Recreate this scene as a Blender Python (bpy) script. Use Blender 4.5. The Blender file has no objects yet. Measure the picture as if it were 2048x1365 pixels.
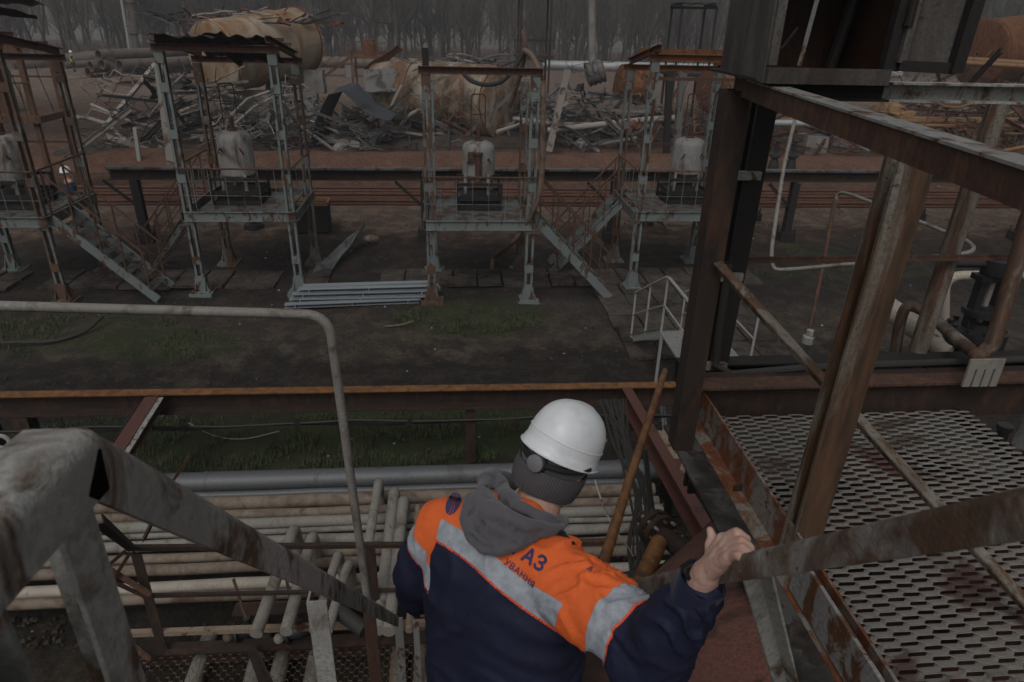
import bpy, bmesh, math, random
import numpy as np
from mathutils import Vector, Matrix, noise
from mathutils.bvhtree import BVHTree
random.seed(7)
S = bpy.context.scene
COL = S.collection
R_ = math.radians

# ---------------------------------------------------------------- camera
EYE = Vector((0, 0, 5.6))
FPX = 1365.0                      # focal length in pixels of the 2048 px wide photograph
_p, _y, _r = R_(25.6), R_(5.3), R_(1.5)
FW = Vector((math.sin(_y)*math.cos(_p), math.cos(_y)*math.cos(_p), -math.sin(_p)))
_R = Vector((math.cos(_y), -math.sin(_y), 0)); _U = _R.cross(FW)
RT = _R*math.cos(_r) + _U*math.sin(_r); UP = RT.cross(FW)
cd = bpy.data.cameras.new('camera'); cam = bpy.data.objects.new('camera', cd); COL.objects.link(cam)
cam.matrix_world = Matrix(((RT.x, UP.x, -FW.x, EYE.x), (RT.y, UP.y, -FW.y, EYE.y), (RT.z, UP.z, -FW.z, EYE.z), (0, 0, 0, 1)))
cd.sensor_width = 36; cd.lens = 36*FPX/2048
cd.clip_start = 0.05; cd.clip_end = 2000
cd.dof.use_dof = True; cd.dof.focus_distance = 2.6; cd.dof.aperture_fstop = 9.0
S.camera = cam

# ---------------------------------------------------------------- sky and light (overcast)
SUN_EL, SUN_ROT = R_(52), R_(200)
w = bpy.data.worlds.new('World'); S.world = w; w.use_nodes = True
nt = w.node_tree; bg = nt.nodes['Background']
sky = nt.nodes.new('ShaderNodeTexSky'); sky.sky_type = 'NISHITA'; sky.sun_disc = False
sky.sun_elevation = SUN_EL; sky.sun_rotation = SUN_ROT; sky.dust_density = 5; sky.air_density = 1.2
hs = nt.nodes.new('ShaderNodeHueSaturation'); hs.inputs['Saturation'].default_value = 0.10
nt.links.new(sky.outputs[0], hs.inputs['Color']); nt.links.new(hs.outputs[0], bg.inputs[0])
bg.inputs[1].default_value = 0.062
sl = bpy.data.lights.new('sun', 'SUN'); sl.energy = 0.5; sl.angle = R_(25); sl.color = (1, 0.97, 0.93)
so = bpy.data.objects.new('sun', sl); COL.objects.link(so)
sd = Vector((math.sin(SUN_ROT)*math.cos(SUN_EL), math.cos(SUN_ROT)*math.cos(SUN_EL), math.sin(SUN_EL)))
so.rotation_euler = sd.to_track_quat('Z', 'Y').to_euler()
S.view_settings.view_transform = 'Standard'; S.view_settings.look = 'None'
S.view_settings.exposure = 0.22; S.view_settings.gamma = 1
S.cycles.max_bounces = 5; S.cycles.diffuse_bounces = 3; S.cycles.volume_bounces = 0

# ---------------------------------------------------------------- placing helpers
def ray(x, y): return FW + RT*((x-1024)/FPX) - UP*((y-682.5)/FPX)
def Dp(x, y, t): return EYE + ray(x, y)*t                         # by depth
def Gp(x, y, z=0.0): d = ray(x, y); return EYE + d*((z-5.6)/d.z)   # on a level
def Yp(x, y, Y): d = ray(x, y); return EYE + d*(Y/d.y)             # on an upright plane Y
def Xp(x, y, X): d = ray(x, y); return EYE + d*(X/d.x)

# ---------------------------------------------------------------- mesh helpers
class MB:
    def __init__(s): s.v = []; s.f = []
    def add(s, vs, fs):
        n = len(s.v); s.v += [Vector(a) for a in vs]; s.f += [tuple(n+i for i in f) for f in fs]; return s
    def prism(s, poly, p0, p1, up=(0, 0, 1), ends=True):
        p0, p1 = Vector(p0), Vector(p1); d = (p1-p0).normalized(); up = Vector(up)
        if abs(d.dot(up)) > .98: up = Vector((0, 1, 0)) if abs(d.y) < .9 else Vector((1, 0, 0))
        a = d.cross(up).normalized(); b = a.cross(d).normalized(); n = len(poly)
        vs = [q + a*u + b*v for q in (p0, p1) for u, v in poly]
        fs = [(i, (i+1) % n, n+(i+1) % n, n+i) for i in range(n)]
        if ends: fs += [tuple(range(n))[::-1], tuple(range(n, 2*n))]
        return s.add(vs, fs)
    def bar(s, p0, p1, w, h=None, kind='box', t=.008, up=(0, 0, 1)):
        h = h or w; W, Hh = w/2, h/2
        if kind == 'box': P = [(-W, -Hh), (W, -Hh), (W, Hh), (-W, Hh)]
        elif kind == 'L': P = [(-W, -Hh), (W, -Hh), (W, -Hh+t), (-W+t, -Hh+t), (-W+t, Hh), (-W, Hh)]
        elif kind == 'L2': P = [(W, Hh), (-W, Hh), (-W, Hh-t), (W-t, Hh-t), (W-t, -Hh), (W, -Hh)]
        elif kind == 'L3': P = [(-W, Hh), (-W, -Hh), (-W+t, -Hh), (-W+t, Hh-t), (W, Hh-t), (W, Hh)]
        elif kind in ('R2', 'R3'):
            r_ = .3*w; s_ = 1 if kind == 'R2' else -1; A_ = [(s_*(W-r_+r_*math.sin(a)), Hh-r_+r_*math.cos(a)) for a in [math.pi/2*(1-i/6) for i in range(7)]]
            ri = max(r_-t, .001); B_ = [(s_*(W-r_+ri*math.sin(a)), Hh-r_+ri*math.cos(a)) for a in [math.pi/2*i/6 for i in range(7)]]
            P = A_+[(-s_*W, Hh), (-s_*W, Hh-t)]+B_+[(s_*(W-t), -Hh), (s_*W, -Hh)]
            if kind == 'R3': P = P[::-1]
        elif kind == 'C': P = [(-W, -Hh), (W, -Hh), (W, -Hh+t), (-W+t, -Hh+t), (-W+t, Hh-t), (W, Hh-t), (W, Hh), (-W, Hh)]
        elif kind == 'C2': P = [(W, Hh), (-W, Hh), (-W, Hh-t), (W-t, Hh-t), (W-t, -Hh+t), (-W, -Hh+t), (-W, -Hh), (W, -Hh)]
        elif kind == 'I': P = [(-W, -Hh), (W, -Hh), (W, -Hh+t), (t/2, -Hh+t), (t/2, Hh-t), (W, Hh-t), (W, Hh), (-W, Hh), (-W, Hh-t), (-t/2, Hh-t), (-t/2, -Hh+t), (-W, -Hh+t)]
        return s.prism(P, p0, p1, up)
    def box(s, c, sz, rz=0, rx=0):
        M = Matrix.Rotation(rz, 3, 'Z') @ Matrix.Rotation(rx, 3, 'X'); c = Vector(c)
        vs = [c + M @ Vector((sx*sz[0]/2, sy*sz[1]/2, q*sz[2]/2)) for q in (-1, 1) for sy in (-1, 1) for sx in (-1, 1)]
        return s.add(vs, [(0, 2, 3, 1), (4, 5, 7, 6), (0, 1, 5, 4), (1, 3, 7, 5), (3, 2, 6, 7), (2, 0, 4, 6)])
    def tube(s, pts, r, n=10, caps=True, jit=0):
        pts = [Vector(p) for p in pts]; m = len(pts)
        rs = r if isinstance(r, (list, tuple)) else [r]*m
        prev = None; vs = []
        for i, p in enumerate(pts):
            d = ((pts[min(i+1, m-1)]-pts[max(i-1, 0)])).normalized()
            if prev is None:
                a = d.orthogonal().normalized()
            else:
                a = (prev - d*prev.dot(d)).normalized()
            prev = a; b = d.cross(a)
            for k in range(n):
                th = 2*math.pi*k/n; rr = rs[i]*(1+(random.uniform(-jit, jit) if jit else 0))
                vs.append(p + (a*math.cos(th)+b*math.sin(th))*rr)
        fs = [(i*n+k, i*n+(k+1) % n, (i+1)*n+(k+1) % n, (i+1)*n+k) for i in range(m-1) for k in range(n)]
        if caps: fs += [tuple(range(n))[::-1], tuple(range((m-1)*n, m*n))]
        return s.add(vs, fs)
    def lathe(s, prof, c, axis=(0, 0, 1), n=24):
        c = Vector(c); ax = Vector(axis).normalized(); a = ax.orthogonal().normalized(); b = ax.cross(a)
        vs = [c + ax*h + (a*math.cos(2*math.pi*k/n)+b*math.sin(2*math.pi*k/n))*max(r, 1e-4) for r, h in prof for k in range(n)]
        m = len(prof)
        fs = [(i*n+k, i*n+(k+1) % n, (i+1)*n+(k+1) % n, (i+1)*n+k) for i in range(m-1) for k in range(n)]
        fs += [tuple(range(n))[::-1], tuple(range((m-1)*n, m*n))]
        return s.add(vs, fs)
    def ball(s, c, r, n=10, sc=(1, 1, 1), M=None):
        prof = [(math.sin(math.pi*i/n), -math.cos(math.pi*i/n)) for i in range(n+1)]
        k0 = len(s.v); s.lathe(prof, (0, 0, 0), n=n*2)
        M = M or Matrix.Identity(3)
        for i in range(k0, len(s.v)):
            q = s.v[i]; s.v[i] = Vector(c) + M @ Vector((q.x*r*sc[0], q.y*r*sc[1], q.z*r*sc[2]))
        return s
    def grid(s, P, nu, nv, fn=None):                               # P(u,v) surface
        vs = [P(i/nu, j/nv) for j in range(nv+1) for i in range(nu+1)]
        return s.add(vs, [(j*(nu+1)+i, j*(nu+1)+i+1, (j+1)*(nu+1)+i+1, (j+1)*(nu+1)+i) for j in range(nv) for i in range(nu)])
    def sheet(s, P, nu, nv, t):                                    # thin solid sheet
        g = MB().grid(P, nu, nv); me = bpy.data.meshes.new('tmp'); me.from_pydata([tuple(v) for v in g.v], [], g.f); me.update()
        nr = [Vector(v.normal) for v in me.vertices]; bpy.data.meshes.remove(me)
        N = len(g.v); vs = g.v + [g.v[i]-nr[i]*t for i in range(N)]
        fs = list(g.f) + [tuple(N+i for i in f[::-1]) for f in g.f]
        W = nu+1
        rim = [i for i in range(W)] + [j*W+nu for j in range(1, nv+1)] + [nv*W+i for i in range(nu-1, -1, -1)] + [j*W for j in range(nv-1, 0, -1)]
        for a, b in zip(rim, rim[1:]+rim[:1]): fs.append((b, a, N+a, N+b))
        return s.add(vs, fs)
    def build(s, name, mat, parent=None, smooth=False):
        me = bpy.data.meshes.new(name)
        off = parent_origin(parent) if parent else Vector()
        me.from_pydata([tuple(v-off) for v in s.v], [], s.f); me.update()
        if smooth:
            me.polygons.foreach_set('use_smooth', [True]*len(me.polygons))
            try: me.set_sharp_from_angle(angle=R_(40))
            except Exception: pass
        if mat: me.materials.append(mat)
        o = bpy.data.objects.new(name, me); COL.objects.link(o)
        if parent: o.parent = parent
        return o
def parent_origin(o):
    q = Vector(o.location)
    while o.parent: o = o.parent; q += Vector(o.location)
    return q
def tag(o, label=None, cat=None, group=None, kind=None):
    if label: o['label'] = label
    if cat: o['category'] = cat
    if group: o['group'] = group
    if kind: o['kind'] = kind
    return o
def thing(name, label, cat, loc=(0, 0, 0), group=None):
    o = bpy.data.objects.new(name, None); COL.objects.link(o); o.location = loc; o.empty_display_size = .1
    return tag(o, label, cat, group)
def kids(o): return [c for c in bpy.data.objects if c.parent == o]
def copy_tree(o, kidmap, parent=None):
    c = o.copy(); COL.objects.link(c)
    if parent: c.parent = parent
    for ch in kidmap.get(o.name, []): copy_tree(ch, kidmap, c)
    return c
def dup(o, loc, rz=0, label=None, sc=None):
    km = {}
    for q in bpy.data.objects:
        if q.parent: km.setdefault(q.parent.name, []).append(q)
    c = copy_tree(o, km); c.location = loc; c.rotation_euler = (0, 0, rz)
    if sc: c.scale = sc if hasattr(sc, '__len__') else (sc, sc, sc)
    if label: c['label'] = label
    return c
def arc(p, a, b, n=5, k=.5):                                       # rounded polyline corner p between a and b
    a, b, p = Vector(a), Vector(b), Vector(p)
    return [(1-t)**2*a + 2*t*(1-t)*p + t*t*b for t in [i/n for i in range(n+1)]]
def rounded(pts, r=.1, n=5):
    pts = [Vector(p) for p in pts]; out = [pts[0]]
    for i in range(1, len(pts)-1):
        u = (pts[i-1]-pts[i]); v = (pts[i+1]-pts[i]); ru = min(r, u.length*.45); rv = min(r, v.length*.45)
        out += arc(pts[i], pts[i]+u.normalized()*ru, pts[i]+v.normalized()*rv, n)
    return out+[pts[-1]]

# ---------------------------------------------------------------- materials
def new_mat(name):
    m = bpy.data.materials.new(name); m.use_nodes = True; t = m.node_tree; return m, t, t.nodes['Principled BSDF']
def nd(t, typ, **kw):
    n = t.nodes.new(typ)
    for k, v in kw.items():
        if k in ('operation', 'blend_type', 'data_type', 'attribute_name', 'wave_type', 'bands_direction', 'feature'): setattr(n, k, v)
        else: n.inputs[k.replace('_', ' ')].default_value = v
    return n
def coords(t, scale=(1, 1, 1), world=False):
    tc = t.nodes.new('ShaderNodeTexCoord'); oi = t.nodes.new('ShaderNodeObjectInfo')
    mp = nd(t, 'ShaderNodeMapping'); mp.inputs['Scale'].default_value = scale
    t.links.new(tc.outputs['Object'], mp.inputs['Vector'])
    if not world:
        mu = nd(t, 'ShaderNodeMath', operation='MULTIPLY'); mu.inputs[1].default_value = 37
        t.links.new(oi.outputs['Random'], mu.inputs[0]); t.links.new(mu.outputs[0], mp.inputs['Location'])
    return mp
def noise_n(t, mp, scale, detail=6, rough=.6, dist=0):
    n = t.nodes.new('ShaderNodeTexNoise'); n.inputs['Scale'].default_value = scale; n.inputs['Detail'].default_value = detail
    n.inputs['Roughness'].default_value = rough; n.inputs['Distortion'].default_value = dist
    t.links.new(mp.outputs[0], n.inputs['Vector']); return n
def ramp(t, src, a, b, ca=(0, 0, 0, 1), cb=(1, 1, 1, 1)):
    r = t.nodes.new('ShaderNodeValToRGB'); r.color_ramp.elements[0].position = a; r.color_ramp.elements[1].position = b
    r.color_ramp.elements[0].color = ca; r.color_ramp.elements[1].color = cb; t.links.new(src, r.inputs[0]); return r
def mix(t, fac, a, b, mode='MIX'):
    m = t.nodes.new('ShaderNodeMix'); m.data_type = 'RGBA'; m.blend_type = mode
    if hasattr(fac, 'links'): t.links.new(fac, m.inputs[0])
    else: m.inputs[0].default_value = fac
    for s_, i in ((a, 6), (b, 7)):
        if hasattr(s_, 'links'): t.links.new(s_, m.inputs[i])
        else: m.inputs[i].default_value = (*s_[:3], 1)
    return m.outputs[2]
RUST = (.115, .042, .016); RUST2 = (.045, .020, .012); SOOT = (.012, .011, .011)
def weathered(name, paint, rust=RUST, rust2=RUST2, amount=.5, scale=6, rough=.65, metal=0, streak=.35, bump=.25, soot=0, edge=.03, fine=75):
    """old paint with rust blotches, run-down streaks and dirt"""
    m, t, b = new_mat(name)
    mp = coords(t, (1, 1, streak)); mp2 = coords(t)
    n1 = noise_n(t, mp, scale, 8, .62, .6); th = 1-amount; lo = .5+(th-.5)*.55
    f0 = ramp(t, n1.outputs[0], lo-edge, lo+edge)
    n7 = noise_n(t, mp2, scale*5.5, 5, .75, .3); sp = lo+.10+.03*(1-amount)
    f7 = ramp(t, n7.outputs[0], sp-.015, sp+.03)
    f1 = nd(t, 'ShaderNodeMath', operation='MAXIMUM'); t.links.new(f0.outputs[0], f1.inputs[0]); t.links.new(f7.outputs[0], f1.inputs[1])
    n2 = noise_n(t, mp, scale*3.1, 6, .7); rc = mix(t, n2.outputs[0], rust, rust2)
    rc = mix(t, ramp(t, n2.outputs[0], .35, .65).outputs[0], rust, rust2)
    n3 = noise_n(t, mp2, fine, 4, .7)
    pc = mix(t, ramp(t, n3.outputs[0], .42, .62).outputs[0], paint, tuple(c*.62 for c in paint))
    n4 = noise_n(t, mp, scale*.45, 4, .5); pc = mix(t, ramp(t, n4.outputs[0], .4, .65).outputs[0], pc, tuple(c*.7+.3*d*.8 for c, d in zip(paint, rust2)))
    c = mix(t, f1.outputs[0], pc, rc)
    if soot:
        n5 = noise_n(t, mp2, scale*.35, 5, .6); lo = .5+(.5-soot)*.5
        c = mix(t, ramp(t, n5.outputs[0], lo-.08, lo+.08).outputs[0], c, SOOT)
    t.links.new(c, b.inputs['Base Color']); b.inputs['Roughness'].default_value = rough; b.inputs['Metallic'].default_value = metal
    b.inputs['Specular IOR Level'].default_value = .35
    bp = t.nodes.new('ShaderNodeBump'); bp.inputs['Strength'].default_value = bump; bp.inputs['Distance'].default_value = .01
    ad = nd(t, 'ShaderNodeMath', operation='ADD'); t.links.new(n3.outputs[0], ad.inputs[0]); t.links.new(f1.outputs[0], ad.inputs[1])
    t.links.new(ad.outputs[0], bp.inputs['Height']); t.links.new(bp.outputs[0], b.inputs['Normal'])
    return m
def cloth(name, c, c2=None, rough=.85, weave=900, bump=.15, sheen=.3):
    m, t, b = new_mat(name); mp = coords(t)
    n1 = noise_n(t, mp, 9, 4); n2 = noise_n(t, mp, weave, 2, .5)
    col = mix(t, ramp(t, n1.outputs[0], .35, .7).outputs[0], c, c2 or tuple(x*.75 for x in c))
    t.links.new(col, b.inputs['Base Color']); b.inputs['Roughness'].default_value = rough; b.inputs['Specular IOR Level'].default_value = .2
    try: b.inputs['Sheen Weight'].default_value = sheen*.3
    except Exception: pass
    bp = t.nodes.new('ShaderNodeBump'); bp.inputs['Strength'].default_value = bump; bp.inputs['Distance'].default_value = .002
    t.links.new(n2.outputs[0], bp.inputs['Height']); t.links.new(bp.outputs[0], b.inputs['Normal']); return m

M = {}
M['grey_paint'] = weathered('peeling_grey_paint', (.23, .235, .225), amount=.38, scale=13, streak=.5)
M['pale_rail'] = weathered('chipped_pale_grey_rail', (.33, .33, .31), (.12, .07, .042), (.05, .034, .024), amount=.40, scale=13, streak=.6, bump=.35, edge=.06)
M['guard'] = weathered('dirty_pale_pipe_paint', (.225, .215, .195), (.13, .10, .078), (.07, .05, .038), amount=.34, scale=12, streak=.6, edge=.07)
M['post_rust'] = weathered('scaled_brown_post', (.20, .175, .145), (.10, .052, .030), (.04, .027, .020), amount=.55, scale=12, streak=.12, edge=.06)
M['rust'] = weathered('brown_rust', (.07, .036, .026), (.12, .055, .03), (.04, .026, .02), amount=.5, scale=14, rough=.8)
M['rust_orange'] = weathered('orange_rust', (.17, .062, .018), (.11, .04, .014), (.05, .02, .01), amount=.45, scale=6, rough=.75)
M['rust_mid'] = weathered('mid_brown_rust', (.125, .065, .038), (.085, .045, .028), (.05, .03, .02), amount=.45, scale=6, rough=.8)
M['rust_dark'] = weathered('dark_rust', (.034, .022, .017), (.06, .029, .017), SOOT, amount=.5, scale=5, rough=.8)
M['red_primer'] = weathered('dull_red_primer', (.10, .040, .030), (.065, .030, .022), (.035, .021, .017), amount=.3, scale=3, rough=.6, streak=.4)
M['red_tank'] = weathered('scorched_red_tank', (.165, .070, .054), (.125, .055, .034), (.045, .028, .023), amount=.42, scale=4, rough=.5, streak=.8, soot=.33)
M['grimy'] = weathered('grimy_dark_grey_flange', (.085, .083, .078), (.05, .036, .028), SOOT, amount=.45, scale=9, streak=.6, soot=.4)
M['rail_right'] = weathered('worn_handrail_paint', (.27, .265, .245), (.11, .062, .038), (.055, .036, .026), amount=.52, scale=8, streak=.8, edge=.09, bump=.3)
M['leg_rust'] = weathered('tower_leg_half_rusted', (.15, .165, .16), (.11, .06, .035), (.06, .036, .025), amount=.55, scale=2.2, streak=.3)
M['soot'] = weathered('sooty_black', (.018, .016, .015), (.035, .02, .014), SOOT, amount=.35, scale=6, rough=.75)
M['teal'] = weathered('faded_teal_grey_paint', (.165, .195, .19), (.09, .045, .025), RUST2, amount=.38, scale=4, streak=.4)
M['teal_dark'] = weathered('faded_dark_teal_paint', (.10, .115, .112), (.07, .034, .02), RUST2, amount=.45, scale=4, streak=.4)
M['column'] = weathered('rust_streaked_column', (.205, .185, .155), (.115, .060, .032), (.042, .027, .019), amount=.54, scale=11, streak=.10, rough=.65, edge=.06)
M['toe'] = weathered('orange_rust_toe_board', (.20, .19, .17), (.17, .06, .024), (.07, .026, .014), amount=.58, scale=7, streak=.7, edge=.05)
M['toe_pale'] = weathered('pale_toe_board', (.24, .24, .23), (.12, .055, .024), (.06, .028, .016), amount=.45, scale=11, streak=.6)
M['deck'] = weathered('worn_expanded_metal', (.30, .285, .26), (.13, .075, .062), (.12, .095, .08), amount=.30, scale=3, streak=1, rough=.6)
M['mesh'] = weathered('rusted_expanded_mesh', (.27, .21, .15), amount=.4, scale=5, streak=1)
M['pipe_cream'] = weathered('dusty_cream_pipe', (.255, .24, .212), (.16, .13, .105), (.08, .055, .04), amount=.34, scale=5, streak=1, rough=.8, edge=.09)
M['pipe_tan'] = weathered('rust_stained_tan_pipe', (.22, .18, .14), (.14, .095, .068), (.07, .045, .03), amount=.42, scale=5, streak=1, rough=.8, edge=.1)
M['pipe_grey'] = weathered('zinc_clad_pipe', (.125, .13, .137), (.09, .09, .093), (.08, .075, .07), amount=.3, scale=4, rough=.5, metal=.3, streak=1)
M['pipe_white'] = weathered('white_painted_pipe', (.42, .37, .31), (.12, .06, .035), (.05, .03, .02), amount=.2, scale=8, streak=1)
M['pipe_rust'] = weathered('rust_brown_pipe', (.12, .05, .03), amount=.5, scale=3, streak=1)
M['galv'] = weathered('galvanised_steel', (.36, .40, .43), (.26, .29, .32), (.2, .22, .25), amount=.3, scale=5, rough=.42, metal=.45, streak=1)
M['white_rail'] = weathered('white_railing_paint', (.33, .34, .33), (.15, .12, .1), (.08, .06, .05), amount=.22, scale=6)
M['vessel'] = weathered('off_white_vessel', (.27, .265, .255), (.10, .058, .04), (.05, .035, .028), amount=.36, scale=4, streak=.3, edge=.08, soot=.18)
M['torn'] = weathered('torn_grey_sheet', (.20, .205, .21), (.12, .11, .105), (.08, .07, .06), amount=.4, scale=3, streak=1, rough=.5)
M['tank_a'] = weathered('burnt_cream_tank', (.36, .31, .235), (.27, .14, .058), (.13, .07, .038), amount=.5, scale=.9, streak=.5, edge=.1, rough=.7)
M['tank_b'] = weathered('crumpled_tank_paint', (.29, .255, .20), (.18, .092, .042), (.08, .045, .03), amount=.55, scale=1.1, streak=.5, edge=.07, soot=.25)
M['scrap_grey'] = weathered('ash_grey_scrap', (.14, .135, .13), (.06, .045, .038), SOOT, amount=.4, scale=1.6, streak=1)
M['scrap_pale'] = weathered('pale_ash_scrap', (.30, .27, .24), (.15, .09, .06), (.06, .05, .04), amount=.35, scale=1.6, streak=1)
M['scrap_black'] = weathered('charred_scrap', (.025, .026, .03), (.05, .035, .03), SOOT, amount=.4, scale=1.5, streak=1)
M['scrap_rust'] = weathered('rusted_scrap', (.15, .062, .035), amount=.45, scale=1.6, streak=1)
M['concrete'] = weathered('stained_concrete', (.25, .235, .22), (.14, .12, .105), (.08, .065, .055), amount=.4, scale=1.3, streak=.6, rough=.9, edge=.15)
M['silver'] = weathered('silver_clad_pipeline', (.42, .44, .46), (.28, .28, .28), (.15, .14, .13), amount=.25, scale=.8, rough=.45, metal=.3, streak=1)
M['dull_pipe'] = weathered('dull_brown_grey_pipe', (.14, .115, .10), (.10, .07, .055), (.05, .04, .035), amount=.4, scale=.8, streak=1)
M['orange_pipe'] = weathered('yellow_orange_pipe', (.25, .14, .065), (.16, .08, .035), RUST2, amount=.3, scale=2, streak=1)
M['valve'] = weathered('dark_oily_valve', (.03, .03, .031), (.045, .03, .02), SOOT, amount=.3, scale=12, rough=.45, streak=1)
M['rod_orange'] = weathered('amber_rust_rod', (.24, .105, .03), (.11, .045, .016), (.045, .022, .012), amount=.48, scale=9, streak=.5, rough=.5, edge=.12)
M['hose'] = weathered('black_rubber_hose', (.035, .034, .03), (.05, .045, .035), SOOT, amount=.3, scale=5, streak=1)
M['hose_tan'] = weathered('burnt_tan_hose', (.16, .11, .08), (.09, .05, .03), (.05, .035, .03), amount=.4, scale=5, streak=1)
M['bark'] = weathered('grey_bark', (.092, .085, .079), (.062, .055, .05), (.045, .04, .036), amount=.4, scale=1, streak=.3, rough=.95, bump=0)
M['cabinet'] = weathered('heat_blistered_cabinet_panel', (.105, .098, .09), (.05, .035, .028), (.022, .018, .016), amount=.5, scale=7, streak=.25, edge=.14, fine=90)
M['cabinet_in'] = weathered('charred_rusty_cabinet_interior', (.085, .03, .012), (.05, .02, .010), SOOT, amount=.5, scale=2.2, streak=.4, soot=.4)
M['cladding'] = weathered('blue_black_sheet', (.045, .05, .06), (.05, .045, .045), SOOT, amount=.35, scale=.8, streak=.5)

# ================================================================ SETTING
def ground_mat():
    m, t, b = new_mat('yard_soil'); mp = coords(t, world=True)
    sx = t.nodes.new('ShaderNodeSeparateXYZ'); t.links.new(mp.outputs[0], sx.inputs[0])
    n1 = noise_n(t, mp, .35, 6, .6); n2 = noise_n(t, mp, 2.2, 8, .65); n3 = noise_n(t, mp, 14, 8, .7); n4 = noise_n(t, mp, 60, 4, .7)
    a = nd(t, 'ShaderNodeMath', operation='MULTIPLY_ADD'); a.inputs[1].default_value = 4.2; t.links.new(n1.outputs[0], a.inputs[0]); t.links.new(sx.outputs[1], a.inputs[2])
    a2 = nd(t, 'ShaderNodeMath', operation='MULTIPLY_ADD'); a2.inputs[1].default_value = 1.3; t.links.new(n2.outputs[0], a2.inputs[0]); t.links.new(a.outputs[0], a2.inputs[2])
    dv = nd(t, 'ShaderNodeMath', operation='MULTIPLY_ADD'); dv.inputs[1].default_value = 1/80; dv.inputs[2].default_value = -2.75/80; t.links.new(a2.outputs[0], dv.inputs[0])
    r = t.nodes.new('ShaderNodeValToRGB'); t.links.new(dv.outputs[0], r.inputs[0])
    Z = [(0, (.030, .027, .021)), (8.3, (.036, .031, .025)), (9.1, (.028, .025, .023)), (11.0, (.032, .028, .025)), (11.5, (.062, .052, .043)), (13.1, (.052, .044, .038)), (13.9, (.034, .029, .027)),
         (17.6, (.032, .027, .025)), (18.8, (.07, .050, .040)), (20, (.16, .122, .10)), (21.6, (.13, .095, .075)), (22.5, (.095, .056, .041)), (33, (.11, .066, .048)), (36, (.055, .038, .031)), (46, (.085, .060, .048)), (54, (.155, .118, .098)), (80, (.15, .115, .097))]
    cr = r.color_ramp
    while len(cr.elements) > 1: cr.elements.remove(cr.elements[-1])
    cr.elements[0].position = 0; cr.elements[0].color = (*Z[0][1], 1)
    for y, c in Z[1:]: e = cr.elements.new(min(y/80, 1)); e.color = (*c, 1)
    c = mix(t, ramp(t, n3.outputs[0], .38, .68).outputs[0], r.outputs[0], mix(t, 1.0, r.outputs[0], (.5, .48, .46), 'MULTIPLY'))
    c = mix(t, ramp(t, n2.outputs[0], .46, .60).outputs[0], c, mix(t, 1.0, c, (1.7, 1.6, 1.5), 'MULTIPLY'))
    # pale grit
    vo = t.nodes.new('ShaderNodeTexVoronoi'); vo.inputs['Scale'].default_value = 9; t.links.new(mp.outputs[0], vo.inputs['Vector'])
    g = ramp(t, vo.outputs['Distance'], .05, .09, (1, 1, 1, 1), (0, 0, 0, 1)); gm = nd(t, 'ShaderNodeMath', operation='MULTIPLY')
    gm.inputs[1].default_value = .6; t.links.new(g.outputs[0], gm.inputs[0]); g2 = nd(t, 'ShaderNodeMath', operation='MULTIPLY')
    t.links.new(gm.outputs[0], g2.inputs[0]); t.links.new(ramp(t, n2.outputs[0], .52, .6).outputs[0], g2.inputs[1])
    c = mix(t, g2.outputs[0], c, (.2, .18, .16))
    # moss and short grass showing through
    for (gx, gy, rx, ry, am) in MOSS:
        d1 = nd(t, 'ShaderNodeMath', operation='SUBTRACT'); d1.inputs[1].default_value = gx; t.links.new(sx.outputs[0], d1.inputs[0])
        d2 = nd(t, 'ShaderNodeMath', operation='SUBTRACT'); d2.inputs[1].default_value = gy; t.links.new(sx.outputs[1], d2.inputs[0])
        q = []
        for d, rr in ((d1, rx), (d2, ry)):
            e = nd(t, 'ShaderNodeMath', operation='DIVIDE'); e.inputs[1].default_value = rr; t.links.new(d.outputs[0], e.inputs[0])
            s_ = nd(t, 'ShaderNodeMath', operation='MULTIPLY'); t.links.new(e.outputs[0], s_.inputs[0]); t.links.new(e.outputs[0], s_.inputs[1]); q.append(s_)
        sm = nd(t, 'ShaderNodeMath', operation='ADD'); t.links.new(q[0].outputs[0], sm.inputs[0]); t.links.new(q[1].outputs[0], sm.inputs[1])
        sb = nd(t, 'ShaderNodeMath', operation='MULTIPLY_ADD'); sb.inputs[1].default_value = -2.2; t.links.new(n2.outputs[0], sb.inputs[0]); t.links.new(sm.outputs[0], sb.inputs[2])
        f = ramp(t, sb.outputs[0], 0, .5, (am, am, am, 1), (0, 0, 0, 1))
        fm = nd(t, 'ShaderNodeMath', operation='MULTIPLY'); t.links.new(f.outputs[0], fm.inputs[0]); t.links.new(ramp(t, n3.outputs[0], .35, .6).outputs[0], fm.inputs[1])
        c = mix(t, fm.outputs[0], c, (.032, .048, .016))
    t.links.new(c, b.inputs['Base Color']); b.inputs['Roughness'].default_value = .95; b.inputs['Specular IOR Level'].default_value = .15
    bp = t.nodes.new('ShaderNodeBump'); bp.inputs['Strength'].default_value = .9; bp.inputs['Distance'].default_value = .06
    ad = nd(t, 'ShaderNodeMath', operation='ADD'); t.links.new(n3.outputs[0], ad.inputs[0]); t.links.new(n2.outputs[0], ad.inputs[1])
    ad2 = nd(t, 'ShaderNodeMath', operation='MULTIPLY_ADD'); ad2.inputs[1].default_value = .4; t.links.new(n4.outputs[0], ad2.inputs[0]); t.links.new(ad.outputs[0], ad2.inputs[2])
    t.links.new(ad2.outputs[0], bp.inputs['Height']); t.links.new(bp.outputs[0], b.inputs['Normal'])
    return m
_g = lambda x, y: Gp(x, y)
MOSS = []
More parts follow.
